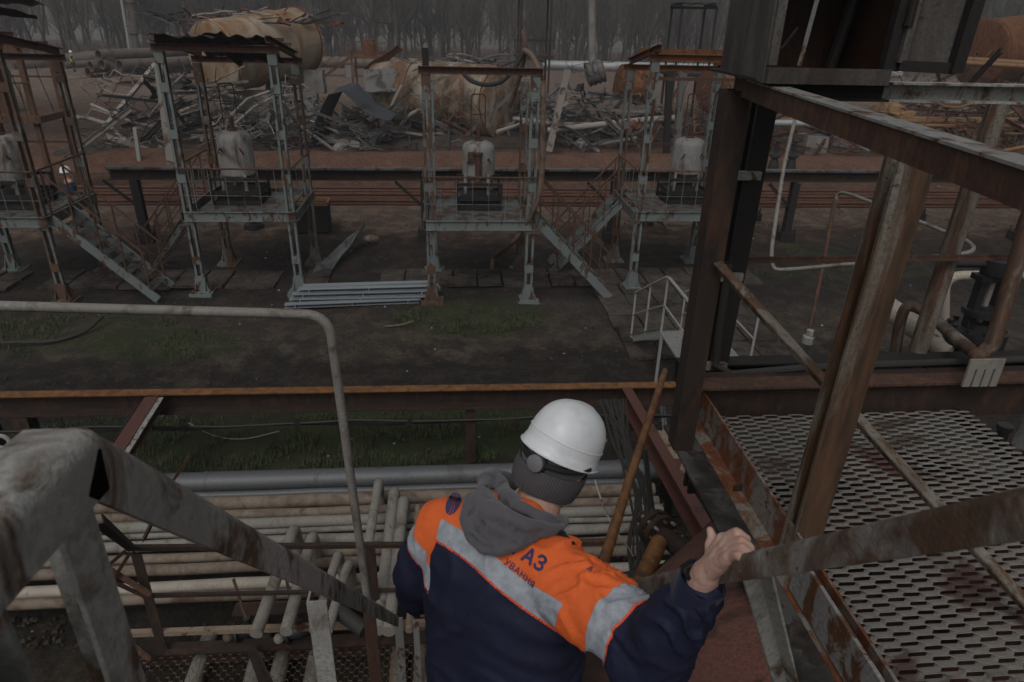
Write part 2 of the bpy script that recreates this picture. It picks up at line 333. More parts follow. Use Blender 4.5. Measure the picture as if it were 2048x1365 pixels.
for (px, py, rx, ry, am) in ((945, 632, 1.4, .7, .95), (90, 665, 2.4, .8, .6), (330, 690, 1.2, .6, .8), (560, 880, 3.6, .75, .9), (850, 860, 1.5, .8, .9), (1480, 640, .8, .5, .5), (1620, 500, .8, .5, .4), (1700, 545, 3, .4, .3)):
    q = _g(px, py); MOSS.append((q.x, q.y, rx, ry, am))
mb = MB()
xs = [-400, -150, -60] + [-30+i*.75 for i in range(81)] + [60, 150, 400]
ys = [-30, -5] + [3+i*.6 for i in range(62)] + [45+i*4 for i in range(20)] + [140, 200, 500]
def gz(x, y):
    if abs(x) > 40 or y < 4 or y > 60: return 0
    return (.10*noise.noise(Vector((x*.55, y*.55, 0))) + .05*noise.noise(Vector((x*1.7, y*1.7, 4))))
vs = [(x, y, gz(x, y)-.02) for y in ys for x in xs]; nx = len(xs)
mb.add(vs, [(j*nx+i, j*nx+i+1, (j+1)*nx+i+1, (j+1)*nx+i) for j in range(len(ys)-1) for i in range(nx-1)])
M['ground'] = ground_mat()
tag(mb.build('ground', M['ground'], smooth=True), 'dark sooty soil of the yard with brown and grassy patches', 'ground', kind='structure')

def soil_mat(name, c1, c2, sc=1.2):
    m, t, b = new_mat(name); mp = coords(t, world=True); n1 = noise_n(t, mp, sc, 8, .65); n2 = noise_n(t, mp, sc*8, 8, .7)
    c = mix(t, ramp(t, n1.outputs[0], .35, .65).outputs[0], c1, c2); c = mix(t, ramp(t, n2.outputs[0], .45, .7).outputs[0], c, mix(t, 1.0, c, (.55, .5, .48), 'MULTIPLY'))
    t.links.new(c, b.inputs['Base Color']); b.inputs['Roughness'].default_value = .95; b.inputs['Specular IOR Level'].default_value = .1
    bp = t.nodes.new('ShaderNodeBump'); bp.inputs['Strength'].default_value = .8; bp.inputs['Distance'].default_value = .08
    t.links.new(n2.outputs[0], bp.inputs['Height']); t.links.new(bp.outputs[0], b.inputs['Normal']); return m
M['berm'] = soil_mat('reddish_soil', (.15, .086, .062), (.10, .057, .041))
M['rubble'] = soil_mat('dark_rubble', (.05, .04, .035), (.09, .075, .065), 2.5)
# long low bank of reddish soil behind the pipe rack
def berm(u, v):
    x = -17+u*46; yb = 28.0; a = (v-.5)*2
    hgt = .62*max(0, 1-a*a)**.8*(.9+.18*noise.noise(Vector((x*.4, v*2, 0))))*(1 if x > -13 else max(0, (x+17)/4))
    return Vector((x, yb+a*1.5+.12*noise.noise(Vector((x, a, 3))), hgt-.04+.05*noise.noise(Vector((x*2, a*3, 7)))))
tag(MB().grid(berm, 160, 14).build('earth_bank', M['berm'], smooth=True), 'long low bank of reddish soil behind the pipe rack', 'earth bank', kind='structure')
# slab path under the tower fronts, half covered by soil
mb = MB()
for i in range(34):
    if random.random() < .12: continue
    x = -11.5+i*.56
    for j in range(2):
        mb.box((x+random.uniform(-.02, .02), 14.75+j*.55+random.uniform(-.02, .02), .035+random.uniform(-.03, .012)), (.52, .51, .06), random.uniform(-.03, .03), random.uniform(-.03, .03))
M['slab'] = soil_mat('dirty_paving_slab', (.105, .09, .078), (.04, .033, .029), 1.1)
tag(mb.build('slab_path', M['slab']), 'row of dirty paving slabs under the steel towers', 'path', kind='structure')
mb = MB()
for i in range(5):
    for j in range(6):
        q = Gp(1265, 690)
        mb.box((q.x+.1+i*.62+random.uniform(-.02, .02), q.y-.3+j*.62, .03+random.uniform(-.03, .01)), (.58, .58, .06), random.uniform(-.02, .02), random.uniform(-.02, .02))
tag(mb.build('slab_pavement', M['slab']), 'patch of square paving slabs round the foot of the white gangway', 'pavement', kind='structure')

# grass (stuff)
mb = MB(); rg = random.Random(3)
def blades(cx, cy, rx, ry, n, hh=.09):
    for _ in range(n):
        if rg.random() < .35: cx0, cy0 = cx, cy
        a = rg.uniform(0, 6.28); r = math.sqrt(rg.random()); x = cx+math.cos(a)*r*rx*1.15; y = cy+math.sin(a)*r*ry*1.15
        if noise.noise(Vector((x*2, y*2, 1))) < -.02+.25*noise.noise(Vector((x*6, y*6, 9))): continue
        for _k in range(3):
            a = rg.uniform(0, 6.28); h = rg.uniform(.4, 1)*hh; wd = .006; dx, dy = math.cos(a), math.sin(a); x2 = x+rg.uniform(-.04, .04); y2 = y+rg.uniform(-.04, .04)
            mb.add([(x2-dy*wd, y2+dx*wd, -.01), (x2+dy*wd, y2-dx*wd, -.01), (x2+dx*h*.6, y2+dy*h*.6, h)], [(0, 1, 2)])
for (gx, gy, rx, ry, am), n in zip(MOSS, (2000, 1700, 900, 8000, 3400, 400, 200, 600)): blades(gx, gy, rx, ry, n)
m, t, b = new_mat('grass_blades'); mp = coords(t); n1 = noise_n(t, mp, 3, 3)
t.links.new(mix(t, ramp(t, n1.outputs[0], .35, .65).outputs[0], (.055, .075, .022), (.05, .05, .028)), b.inputs['Base Color']); b.inputs['Roughness'].default_value = .8
tag(mb.build('grass', m), 'thin short grass growing in patches on the dark soil', 'grass', kind='stuff')
# small stones and clods (stuff)
mb = MB()
def stone(x, y, r):
    vs = []; 
    for sx, sy, sz in ((-1, -1, 0), (1, -1, 0), (1, 1, 0), (-1, 1, 0), (-.6, -.5, 1), (.6, -.6, .9), (.5, .6, 1), (-.5, .5, .8)):
        vs.append((x+sx*r*rg.uniform(.6, 1), y+sy*r*rg.uniform(.6, 1), -.02+sz*r*rg.uniform(.6, 1)))
    mb.add(vs, [(0, 1, 5, 4), (1, 2, 6, 5), (2, 3, 7, 6), (3, 0, 4, 7), (4, 5, 6, 7)])
for _ in range(7000):
    y = 5+rg.random()**1.6*35; x = rg.uniform(-.9, 1.05)*y; stone(x, y, rg.choice((.012, .015, .02, .026, .034)))
tag(mb.build('loose_stones', M['rubble']), 'small loose stones and clods scattered over the yard', 'stones', kind='stuff')
mb = MB()
for _ in range(260):
    y = 5+rg.random()**1.4*30; x = rg.uniform(-.9, 1.05)*y; stone(x, y, rg.choice((.012, .02, .03)))
tag(mb.build('pale_litter', M['scrap_pale']), 'pale chips of debris strewn across the yard', 'debris', kind='stuff')

# ---------------------------------------------------------------- bare wood
def limb(mb, p, d, L, r, n, segs=4, wob=.12, gather=None, sides=4):
    pts = [Vector(p)]; dd = Vector(d).normalized()
    for i in range(segs):
        dd = (dd+Vector((n.uniform(-wob, wob), n.uniform(-wob, wob), n.uniform(-wob*.3, wob*.8)))).normalized(); pts.append(pts[-1]+dd*L/segs)
    mb.tube(pts, [max(r*(1-.75*i/segs), .006) for i in range(segs+1)], sides, caps=False); return pts, dd
def tree_meshes(seed, h, multi):
    n = random.Random(seed); tb, cb = MB(), MB()
    for s in range(multi):
        lean = n.uniform(-.12, .12)+(.0 if multi == 1 else n.uniform(-.18, .18))
        base = Vector((n.uniform(-.3, .3)*(multi-1), n.uniform(-.3, .3)*(multi-1), -.1))
        pts, dd = limb(tb, base, (lean, n.uniform(-.1, .1), 1), h, n.uniform(.11, .19), n, 8, .07, sides=6)
        for k in range(26):
            f = n.uniform(.12, .98); i = min(int(f*8), 7); p = pts[i].lerp(pts[i+1], f*8-i); a = n.uniform(0, 6.28); up = n.uniform(.6, 1.5)
            L = h*n.uniform(.14, .34)*(1.15-f*.7)
            q, d1 = limb(cb, p, (math.cos(a), math.sin(a), up), L, .045*(1.2-f*.6), n, 4, .16)
            for j in range(6):
                f2 = n.uniform(.25, 1); i2 = min(int(f2*4), 3); p2 = q[i2].lerp(q[i2+1], f2*4-i2); a2 = n.uniform(0, 6.28)
                q2, d2 = limb(cb, p2, (d1.x+math.cos(a2)*.6, d1.y+math.sin(a2)*.6, d1.z+.3), L*n.uniform(.3, .6), .02, n, 3, .2, sides=3)
                for j3 in range(2):
                    limb(cb, q2[n.randint(1, 3)], (d2.x+n.uniform(-.7, .7), d2.y+n.uniform(-.7, .7), d2.z+.2), L*n.uniform(.15, .3), .011, n, 2, .2, sides=3)
    return tb, cb
protos = []
for i in range(9):
    tb, cb = tree_meshes(100+i, (13, 11, 15, 12, 14, 10, 13, 16, 9)[i], (1, 2, 1, 3, 1, 2, 1, 1, 3)[i])
    protos.append((tb.build('trunk', M['bark']), cb.build('crown', M['bark'])))
rt = random.Random(11); spots = []
FIRST = 'bare leafless tree standing in the misty wood beyond the yard'
cnt = 0; used = [0]*9
for row, (y0, num, gap) in enumerate(((84, 46, 3.4), (90, 52, 3.3), (97, 56, 3.3), (105, 62, 3.3), (114, 64, 3.5))):
    for k in range(num):
        x = -.62*y0+k*gap+rt.uniform(-1.5, 1.5); y = y0+rt.uniform(-3, 3)
        i = rt.randrange(9); a, b_ = protos[i]
        e = thing('bare_tree', FIRST, 'tree', (x, y, 0), 'bare trees of the wood beyond the yard'); e.rotation_euler.z = rt.uniform(0, 6.28); s_ = rt.uniform(.8, 1.25); e.scale = (s_, s_, s_)
        if used[i] == 0: ta, tc = a, b_
        else: ta, tc = a.copy(), b_.copy(); COL.objects.link(ta); COL.objects.link(tc)
        used[i] += 1; ta.parent = e; tc.parent = e; cnt += 1
mb = MB(); n = random.Random(5)
for _ in range(1300):
    y = rt.uniform(120, 190); x = rt.uniform(-.75, 1.0)*y; h = rt.uniform(9, 17)
    p, d = limb(mb, (x, y, 0), (rt.uniform(-.1, .1), 0, 1), h, rt.uniform(.12, .22), n, 4, .06, sides=4)
    for k in range(10):
        f = n.uniform(.1, .9); a = n.uniform(0, 6.28); i = int(f*4); limb(mb, p[i].lerp(p[i+1], f*4-i), (math.cos(a)*.7, math.sin(a)*.7, 1), h*.3, .06, n, 2, .15, sides=3)
tag(mb.build('far_wood', M['bark']), 'far mass of bare trunks and branches fading into mist', 'woodland', kind='stuff')
# undergrowth strip at the wood's edge (stuff)
mb = MB()
for _ in range(9000):
    y = rt.uniform(80, 112); x = rt.uniform(-.66, .92)*y; a = rt.uniform(0, 6.28); h = rt.uniform(.5, 1.9)
    limb(mb, (x, y, 0), (math.cos(a)*.5, math.sin(a)*.5, 1), h, .018, n, 2, .25, sides=3)
tag(mb.build('undergrowth', M['bark']), 'tangled leafless scrub along the edge of the wood', 'undergrowth', kind='stuff')
# wooded rise behind, closes the view under the sky
M['hill'] = soil_mat('leaf_litter', (.21, .20, .19), (.15, .142, .135), .3)
tag(MB().grid(lambda u, v: Vector((-260+u*560, 128+v*180, 6.2*min(1, v*3)**1.0*(1+.15*noise.noise(Vector((u*9, v*4, 0))))-.1)), 60, 16).build('wooded_rise', M['hill'], smooth=True), 'brown wooded rise behind the bare trees', 'hill', kind='structure')

# ================================================================ STEEL LOADING TOWERS
TW, TD = 2.05, 1.95
def leg_parts(parent, x, y, h, matn='teal', base=True):
    mb = MB()
    for s in (-1, 1):
        mb.bar((x+s*.062, y, .18), (x+s*.062, y, h), .045, .11, 'C' if s < 0 else 'C2', .012, up=(0, 1, 0))
    L = mb.build('leg', M[matn], parent)
    z = .75
    while z < h-.2:
        for s in (-1, 1): MB().box((x, y+s*.062, z), (.172, .014, .17)).build('batten_plate', M[matn], L)
        z += .86
    MB().box((x, y-.062, h-.1), (.172, .014, .2)).build('batten_plate', M[matn], L)
    mb = MB(); mb.box((x, y, .06), (.36, .36, .03))
    for s in (-1, 1):
        mb.prism([(-.17, 0), (.17, 0), (.06, .34), (-.06, .34)], (x, y+s*.075-.006, .072), (x, y+s*.075+.006, .072), up=(0, 0, 1))
        mb.prism([(-.17, 0), (.17, 0), (.06, .3), (-.06, .3)], (x+s*.1-.006, y, .072), (x+s*.1+.006, y, .072), up=(0, 0, 1))
    for sx in (-1, 1):
        for sy in (-1, 1): mb.tube([(x+sx*.14, y+sy*.14, .07), (x+sx*.14, y+sy*.14, .12)], .012, 6)
    mb.box((x, y, -.02), (.46, .46, .12)); mb.build('foot_plate', M[matn], L)
    return L
def corrugated(p00, p10, p01, nu, nv, amp, ragged, seed, t=.004):
    p00, p10, p01 = Vector(p00), Vector(p10), Vector(p01); a = p10-p00; b_ = p01-p00; nr = a.cross(b_).normalized()
    def P(u, v):
        vv = v
        e = noise.noise(Vector((u*7+seed, 0, 0)))*ragged
        if v > .5: vv = v+(v-.5)*2*e
        else: vv = v+(.5-v)*2*e*.6
        q = p00+a*u+b_*vv
        return q+nr*(amp*math.sin(u*nu*.785)+ragged*.5*noise.noise(Vector((u*4, v*3, seed))))
    return MB().sheet(P, nu*2, nv, t)
def wire_rail(parent, a, b, z0, z1, mats, n=6, name='railing', tilt=0):
    a, b = Vector(a), Vector(b); mb = MB(); u = Vector((0, 0, z1))
    mb.tube([a+u, b+u], .021, 6); rl = mb.build(name, M[mats[0]], parent)
    mb = MB()
    for k in range(1, n):
        q = a.lerp(b, k/n); j = random.uniform(-.015, .015); mb.tube([q+Vector((0, 0, z0)), q+Vector((j, j, (z0+z1)/2)), q+Vector((0, 0, z1))], .0065, 4)
    mb.tube([a+Vector((0, 0, z0+.42)), b+Vector((0, 0, z0+.40))], .006, 4)
    mb.build('railing_rods', M[mats[1]], rl); return rl
def stairs(parent, top, foot, width, wdir, mat1, matr, n=9, rails=True):
    top, foot, wd = Vector(top), Vector(foot), Vector(wdir).normalized()
    st = MB()
    for s in (0, 1): st.bar(top+wd*width*s, foot+wd*width*s, .05, .17, 'C' if s else 'C2', .01)
    so_ = st.build('stair', M[mat1], parent)
    dr = (foot-top); hd = Vector((dr.x, dr.y, 0)).normalized()
    for k in range(1, n):
        q = top+dr*k/n+wd*width/2; tr = MB()
        for j in range(4): o_ = hd*(-.09+j*.06); tr.bar(q-wd*width*.48+o_, q+wd*width*.48+o_, .014, .03)
        tr.bar(q-wd*width*.48-hd*.09, q-wd*width*.48+hd*.09, .01, .034); tr.bar(q+wd*width*.48-hd*.09, q+wd*width*.48+hd*.09, .01, .034); tr.build('tread', M[mat1], so_)
    if rails:
        for s in (0, 1):
            mb = MB(); u = Vector((0, 0, .92)); w0 = wd*width*s
            mb.tube([top+w0+u, foot+w0+u+dr*-.04], .02, 6); mb.tube([top+w0+u*.5, foot+w0+u*.5], .01, 5)
            for k in range(5):
                q = top+dr*(k+.1)/4.4+w0; mb.bar(q, q+u, .03, .03, 'L', .006)
            mb.build('handrail', M[matr], so_)
    return so_
def tower(ox, oy, name, label, legm='teal', legms=None, frame='rust', roof=0, rot=0, hF=4.82, hR=4.5, W=TW, D=TD, group='steel loading towers across the yard', pz=1.73, rods=7, sides=True):
    t = thing(name, label, 'steel tower', (ox, oy, 0), group)
    lm = legms or [legm]*4
    for i, x in enumerate((0, W)):
        leg_parts(t, ox+x, oy, hF, lm[i*2]); leg_parts(t, ox+x, oy+D, hR, lm[i*2+1])
    for k in range(3):
        f = random.random(); p = Vector((ox+W*f, oy+D*random.random(), hR-.05)); mb = MB(); mb.tube([p, p+Vector((random.uniform(-.1, .1), 0, -.25)), p+Vector((random.uniform(-.25, .25), .05, -.5-random.random()*.5))], .008, 4); mb.build('hanging_wire', M['soot'], t)
    def bm(a, b, w=.09, h=.13, k='C', m=frame, nm='roof_beam', up=(0, 0, 1)): return MB().bar(a, b, w, h, k, .012, up).build(nm, M[m], t)
    e = .14
    bm((ox-e, oy-.05, hF+.075), (ox+W+e, oy-.05, hF+.075))
    if sides: bm((ox-e, oy+D+.05, hR+.075), (ox+W+e, oy+D+.05, hR+.075))
    sl_ = (hR-hF)/D
    for x in ((0, W) if sides else ()):
        bm((ox+x, oy-.24, hF+.215-.24*sl_), (ox+x, oy+D+.26, hR+.215+.26*sl_), k='C' if x else 'C2')
    if roof:
        for f in (.33, .66): bm((ox-.1, oy+D*f, hF+(hR-hF)*f+.32), (ox+W+.1, oy+D*f, hF+(hR-hF)*f+.32), .05, .07, 'L')
    # platform
    mb = MB(); 
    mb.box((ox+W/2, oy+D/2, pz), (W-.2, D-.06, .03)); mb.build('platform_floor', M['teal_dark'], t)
    mb = MB()
    mb.bar((ox-.08, oy-.09, pz-.03), (ox+W+.08, oy-.09, pz-.03), .05, .2, 'C', .01); f = mb.build('platform_edge', M['teal'], t)
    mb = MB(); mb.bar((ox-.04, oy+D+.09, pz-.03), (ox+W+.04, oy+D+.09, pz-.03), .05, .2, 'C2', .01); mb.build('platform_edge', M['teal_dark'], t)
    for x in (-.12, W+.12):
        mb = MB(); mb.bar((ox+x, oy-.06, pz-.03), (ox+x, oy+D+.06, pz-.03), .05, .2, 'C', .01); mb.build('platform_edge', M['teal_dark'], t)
    wire_rail(t, (ox-.1, oy-.12, 0), (ox+W+.1, oy-.12, 0), pz, 2.68, (frame, legm), rods)
    wire_rail(t, (ox+W+.12, oy, 0), (ox+W+.12, oy+D, 0), pz, 2.68, (frame, legm), 6)
    wire_rail(t, (ox-.12, oy, 0), (ox-.12, oy+D, 0), pz, 2.68, (frame, legm), 6)
    bm((ox, oy+D-.02, 2.9), (ox+W, oy+D-.02, 2.9), .03, .04, 'L', 'rust', 'cross_rail')
    return t
G4 = 'steel loading towers across the yard'
t1 = tower(-10.1, 13.85, 'loading_tower', 'grey steel tower at the left edge of the yard with burnt tilted roof sheet', 'teal', frame='rust', legms=['teal', 'teal', 'leg_rust', 'leg_rust'])
t2 = tower(-5.41, 14.27, 'loading_tower', 'steel tower with charred ragged roof sheet standing before the raised burnt tank', 'teal', frame='rust', roof=1, legms=['teal', 'leg_rust', 'teal', 'leg_rust'])
t3 = tower(-.47, 13.62, 'loading_tower', 'steel tower with open rusty top beam and long drooping hose, right of the stacked channels', 'teal', frame='rust', legms=['leg_rust', 'teal', 'teal', 'leg_rust'], hF=4.56, hR=4.3, sides=False)
t4 = tower(4.04, 14.35, 'loading_tower', 'steel tower behind the dark corner post, with orange rusted roof frame', 'teal', frame='rust_orange', legms=['teal', 'leg_rust', 'teal', 'teal'])
# roof sheets
corrugated((-5.5, 13.95, 5.1), (-3.7, 13.95, 5.1), (-5.35, 15.7, 4.86), 46, 10, .018, .2, 3).build('roof_sheet', M['soot'], t2)
corrugated((-5.0, 14.6, 5.12), (-3.5, 14.6, 5.08), (-5.0, 15.9, 4.6), 40, 10, .02, .25, 9).build('roof_sheet', M['soot'], t2)
corrugated((-10.2, 15.0, 5.35), (-8.7, 15.3, 5.55), (-10.2, 16.4, 5.15), 30, 8, .02, .3, 5).build('roof_sheet', M['soot'], t1)
corrugated((-9.6, 15.9, 5.75), (-8.5, 15.9, 5.72), (-9.6, 16.9, 5.55), 20, 8, .015, .1, 8).build('roof_sheet', M['teal_dark'], t1)
# extra roof purlins of the first and fourth towers
for z_, y_ in ((5.05, 14.4), (4.86, 15.2)): MB().bar((-10.5, y_, z_), (-8.0, y_, z_), .06, .09, 'C', .01).build('roof_beam', M['red_primer'], t1)
for y_ in (14.8, 15.4): MB().bar((4.0, y_, 4.98), (6.3, y_, 4.98), .05, .07, 'L', .008).build('roof_beam', M['rust_orange'], t4)
MB().bar((4.0, 14.3, 4.5), (6.3, 14.3, 4.5), .05, .06, 'L', .008).build('roof_beam', M['rust'], t4)
# stairs
def at_z(px, py, z=0): return Gp(px, py, z)
stairs(t1, (-7.95, 13.95, 1.72), (-6.15, 13.75, .05), .8, (0, 1, 0), 'teal', 'rust', 9)
stairs(t2, (-5.6, 15.4, 1.72), (-7.0, 15.5, .05), .62, (0, 1, 0), 'teal_dark', 'rust', 9)
stairs(t3, (1.75, 13.75, 1.72), (3.38, 13.65, .05), .75, (0, 1, 0), 'teal', 'rust', 9)
stairs(t4, (3.85, 15.3, 1.72), (2.35, 15.3, .05), .7, (0, 1, 0), 'teal', 'rust', 9)
# cap of the third tower: only post stubs and front beam
MB().bar((-.47, 13.7, 4.6), (-.47, 13.7, 5.0), .12, .12, 'C', .02, up=(0, 1, 0)).build('post_stub', M['soot'], t3)

# pipes / vessels standing on the platforms
def vessel(cx, cy, zb, r, h, label, extra=True, frame=True, seed=0):
    v = thing('loading_vessel', label, 'vessel', (cx, cy, 1.76), 'off-white domed vessels on the tower platforms')
    zc = zb+h
    prof = [(0, 0), (r*.72, 0), (r, .1), (r, h-.16), (r*.97, h-.1), (r*.86, h-.04), (r*.6, h), (0, h+.02)]
    o = MB().lathe(prof, (cx, cy, zb), n=32).build('shell', M['vessel'], v, True)
    for k in range(4):
        a = .6+k*math.pi/2; x, y = cx+math.cos(a)*r*1.01, cy+math.sin(a)*r*1.01
        MB().bar((x, y, zb-.3), (x, y, zb+.14), .06, .05, 'L', .01).build('leg', M['vessel'], v)
    if extra:
        MB().lathe([(0, 0), (.1, 0), (.1, .05), (.05, .06), (.05, .3), (0, .3)], (cx, cy, zc-.01), n=14).build('nozzle', M['rust'], v, True)
        mb = MB(); x0 = cx-.16
        mb.tube(rounded([(x0, cy, zc+.1), (x0, cy, zc+.95), (x0+.3, cy, zc+.95), (x0+.3, cy, zc+.3)], .08), .014, 6)
        mb.tube([(x0, cy, zc+.55), (x0+.3, cy, zc+.55)], .012, 6); mb.build('lifting_frame', M['rust'], v)
        mb = MB()
        for s in (-1, 1): mb.tube(rounded([(cx+s*r*.55, cy-r*.86, zc-.36), (cx+s*r*.55, cy-r*.86-.08, zc-.28), (cx+s*r*.68, cy-r*.86-.08, zc-.36), (cx+s*r*.68, cy-r*.8, zc-.42)], .03), .014, 6)
        mb.build('handle', M['rust'], v)
    if frame:
        mb = MB(); w, d = r*1.35, r*1.25
        for z in (1.78, 2.0): 
            for a, b_ in (((-w, -d), (w, -d)), ((w, -d), (w, d)), ((w, d), (-w, d)), ((-w, d), (-w, -d))): mb.bar((cx+a[0], cy+a[1], z), (cx+b_[0], cy+b_[1], z), .05, .09, 'L', .01)
        for x in (-w, w):
            for y in (-d, d): mb.bar((cx+x, cy+y, 1.75), (cx+x, cy+y, 2.32), .05, .05, 'L', .01)
        mb.bar((cx-w, cy-d, 2.3), (cx+w, cy-d, 2.3), .06, .06); mb.bar((cx-w, cy+d, 2.3), (cx+w, cy+d, 2.3), .06, .06)
        mb.box((cx, cy, 1.9), (w*1.7, d*1.7, .2)); mb.build('pit_frame', M['soot'], v)
    return v
def vz(px, py, Y): return Yp(px, py, Y)
q = vz(480, 362, 15.4); vessel(q.x, 15.4, 2.24, .36, .98, 'white domed vessel smeared with soot, on the platform of the ragged-roofed tower')
q = vz(957, 336, 15.0); v3 = vessel(q.x, 15.0, 2.35, .35, .78, 'grey-white domed vessel with rust streak down its front, inside the tower with the drooping hose')
MB().lathe([(0, 0), (.07, 0), (.07, .6), (.1, .62), (.1, .66), (0, .66)], (q.x-.02, 14.62, 2.3), n=12).build('standpipe', M['rust'], v3, True)
MB().box((q.x-.17, 14.66, 2.85), (.14, .05, .22)).build('gauge_box', M['rust'], v3)
q = vz(1370, 352, 15.6); vessel(q.x, 15.6, 2.3, .36, .85, 'clean pale domed vessel standing on the tower behind the dark corner post')
q = vz(18, 335, 15.0); vessel(q.x, 15.0, 2.2, .38, .95, 'dirty grey domed vessel on the leftmost tower')

# ================================================================ PIPE RACK BEHIND THE TOWERS
def place_on(px, py, Y): return Yp(px, py, Y)
rk = thing('pipe_rack', 'long dark steel rack beam on posts running behind all the towers', 'pipe rack', (0, 18.2, 0))
MB().bar((-8.6, 18.0, 1.74), (5.8, 18.0, 1.78), .16, .26, 'C', .02).build('beam', M['rust_dark'], rk)
MB().bar((-8.6, 17.98, 1.905), (5.8, 17.98, 1.945), .19, .05).build('top_flange', M['teal_dark'], rk)
MB().bar((5.8, 18.0, 1.78), (22, 18.0, 1.80), .16, .26, 'C', .02).build('beam', M['rust_dark'], rk)
MB().bar((5.8, 17.98, 1.945), (22, 17.98, 1.965), .19, .05).build('top_flange', M['teal_dark'], rk)
for px, py in ((285, 490), (850, 500), (1230, 495), (1575, 485), (2010, 470)):
    q = Gp(px, py); 
    p_ = MB().bar((q.x, 18.0, .2), (q.x, 18.0, 1.62), .2, .2, 'I', .02, up=(0, 1, 0)).build('post', M['soot'], rk)
    mb = MB().box((q.x, 18.0, .1), (.42, .42, .28)); 
    for sx in (-1, 1):
        for sy in (-1, 1): mb.tube([(q.x+sx*.17, 18+sy*.17, .24), (q.x+sx*.17, 18+sy*.17, .38)], .018, 6)
    mb.build('foot', M['soot'], p_)
    MB().bar((q.x, 18.0, .9), (q.x-.75, 18.0, 1.6), .08, .08, 'L', .012).build('brace', M['soot'], rk)
for px, py in ((1515, 445), (1835, 440), (500, 462)):
    q = Gp(px, py)
    p_ = MB().bar((q.x, 20.2, .2), (q.x, 20.2, 1.0), .18, .18, 'I', .02, up=(0, 1, 0)).build('post', M['soot'], rk)
    mb = MB().lathe([(0, 0), (.26, 0), (.26, .2), (0, .2)], (q.x, 20.2, 0), n=14)
    for k in range(6): mb.tube([(q.x+.2*math.cos(k*1.05), 20.2+.2*math.sin(k*1.05), .2), (q.x+.2*math.cos(k*1.05), 20.2+.2*math.sin(k*1.05), .36)], .016, 6)
    mb.build('foot', M['soot'], p_)
GP = 'parallel rusty pipes low on the rack'
for k, (y, z, r) in enumerate(((22.6, 1.0, .07), (22.2, .95, .06), (21.8, .92, .08), (21.4, .88, .06), (20.9, .86, .09), (20.5, .74, .06))):
    y = 20.6-k*.32; z = Yp(700, (377, 384, 390, 397, 403, 410)[k], y).z; mb = MB().tube([(-10.8+k*.2, y, z), (-2, y+.02, z+.02), (6, y-.02, z), (22, y, z-.02)], r*.7, 8)
    o = mb.build('rack_pipe', M['pipe_rust'] if k % 3 else M['red_primer'], None, True)
    tag(o, ('uppermost', 'second', 'third', 'fourth', 'fifth', 'lowest')[k]+' of the six thin rusty pipes running low behind the towers', 'pipe', GP)
# orange-topped box under second tower
ob = thing('valve_box', 'dark steel box with orange-rimmed open top behind the ragged-roofed tower', 'box', Gp(627, 462))
q = Gp(627, 462); mb = MB(); mb.box((q.x, q.y, .4), (.95, .5, .75)); mb.build('body', M['soot'], ob)
mb = MB()
for a, b_ in (((-.48, -.26), (.48, -.26)), ((.48, -.26), (.48, .26)), ((.48, .26), (-.48, .26)), ((-.48, .26), (-.48, -.26))): mb.bar((q.x+a[0], q.y+a[1], .82), (q.x+b_[0], q.y+b_[1], .82), .05, .09)
mb.build('rim', M['orange_pipe'], ob)
# small valves under tower 2
for (px, py, lb) in ((508, 455, 'small black flanged valve on the ground beneath the ragged-roofed tower'), (1290, 448, 'black flanged pipe stub on the ground beneath the rack, beside the crossed stairs')):
    q = Gp(px, py); v = thing('ground_valve', lb, 'valve', q)
    MB().lathe([(0, 0), (.26, 0), (.26, .1), (.1, .12), (.1, .3), (.2, .32), (.2, .38), (0, .38)], q, n=14).build('body', M['valve'], v, True)
    mb = MB()
    for s in (-1, 1): mb.tube([q+Vector((s*.1, 0, .38)), q+Vector((s*.07, 0, .72))], .03, 6)
    mb.lathe([(0, 0), (.1, 0), (.1, .05), (0, .05)], q+Vector((0, 0, .7)), n=10); mb.build('yoke', M['valve'], v)

# galvanised channels stacked by the third tower
gs = [(-3.45, 13.72, .07, 2.95, 0), (-3.4, 13.92, .07, 2.9, .01), (-3.35, 14.1, .08, 2.98, -.01), (-3.4, 13.8, .15, 2.95, .012), (-3.2, 13.99, .155, 2.9, .005), (-3.28, 13.88, .23, 2.95, .02), (-3.22, 14.05, .24, 2.7, .03), (-3.5, 13.5, .04, 2.75, .05)]
nmz = ('bottom front', 'bottom middle', 'bottom back', 'second-layer front', 'second-layer back', 'topmost front', 'topmost back', 'loose outlying')
for (x, y, z, L, rz), n_ in zip(gs, nmz):
    d = Vector((math.cos(rz+.035), math.sin(rz+.035), 0)); a = Vector((x, y-.1, z)); mb = MB().bar(a, a+d*L, .17, .075, 'C', .006, up=(0, 1, 0)) if False else MB().bar(a, a+d*L, .17, .07, 'C', .005)
    for k in (.08, .5, .92): mb.bar(a+d*L*k-Vector((0, .09, 0)), a+d*L*k+Vector((0, .09, 0)), .02, .074)
    tag(mb.build('cable_channel', M['galv']), n_+' pale galvanised steel channel of the stack beside the tower foot', 'channel', 'stack of galvanised channels')

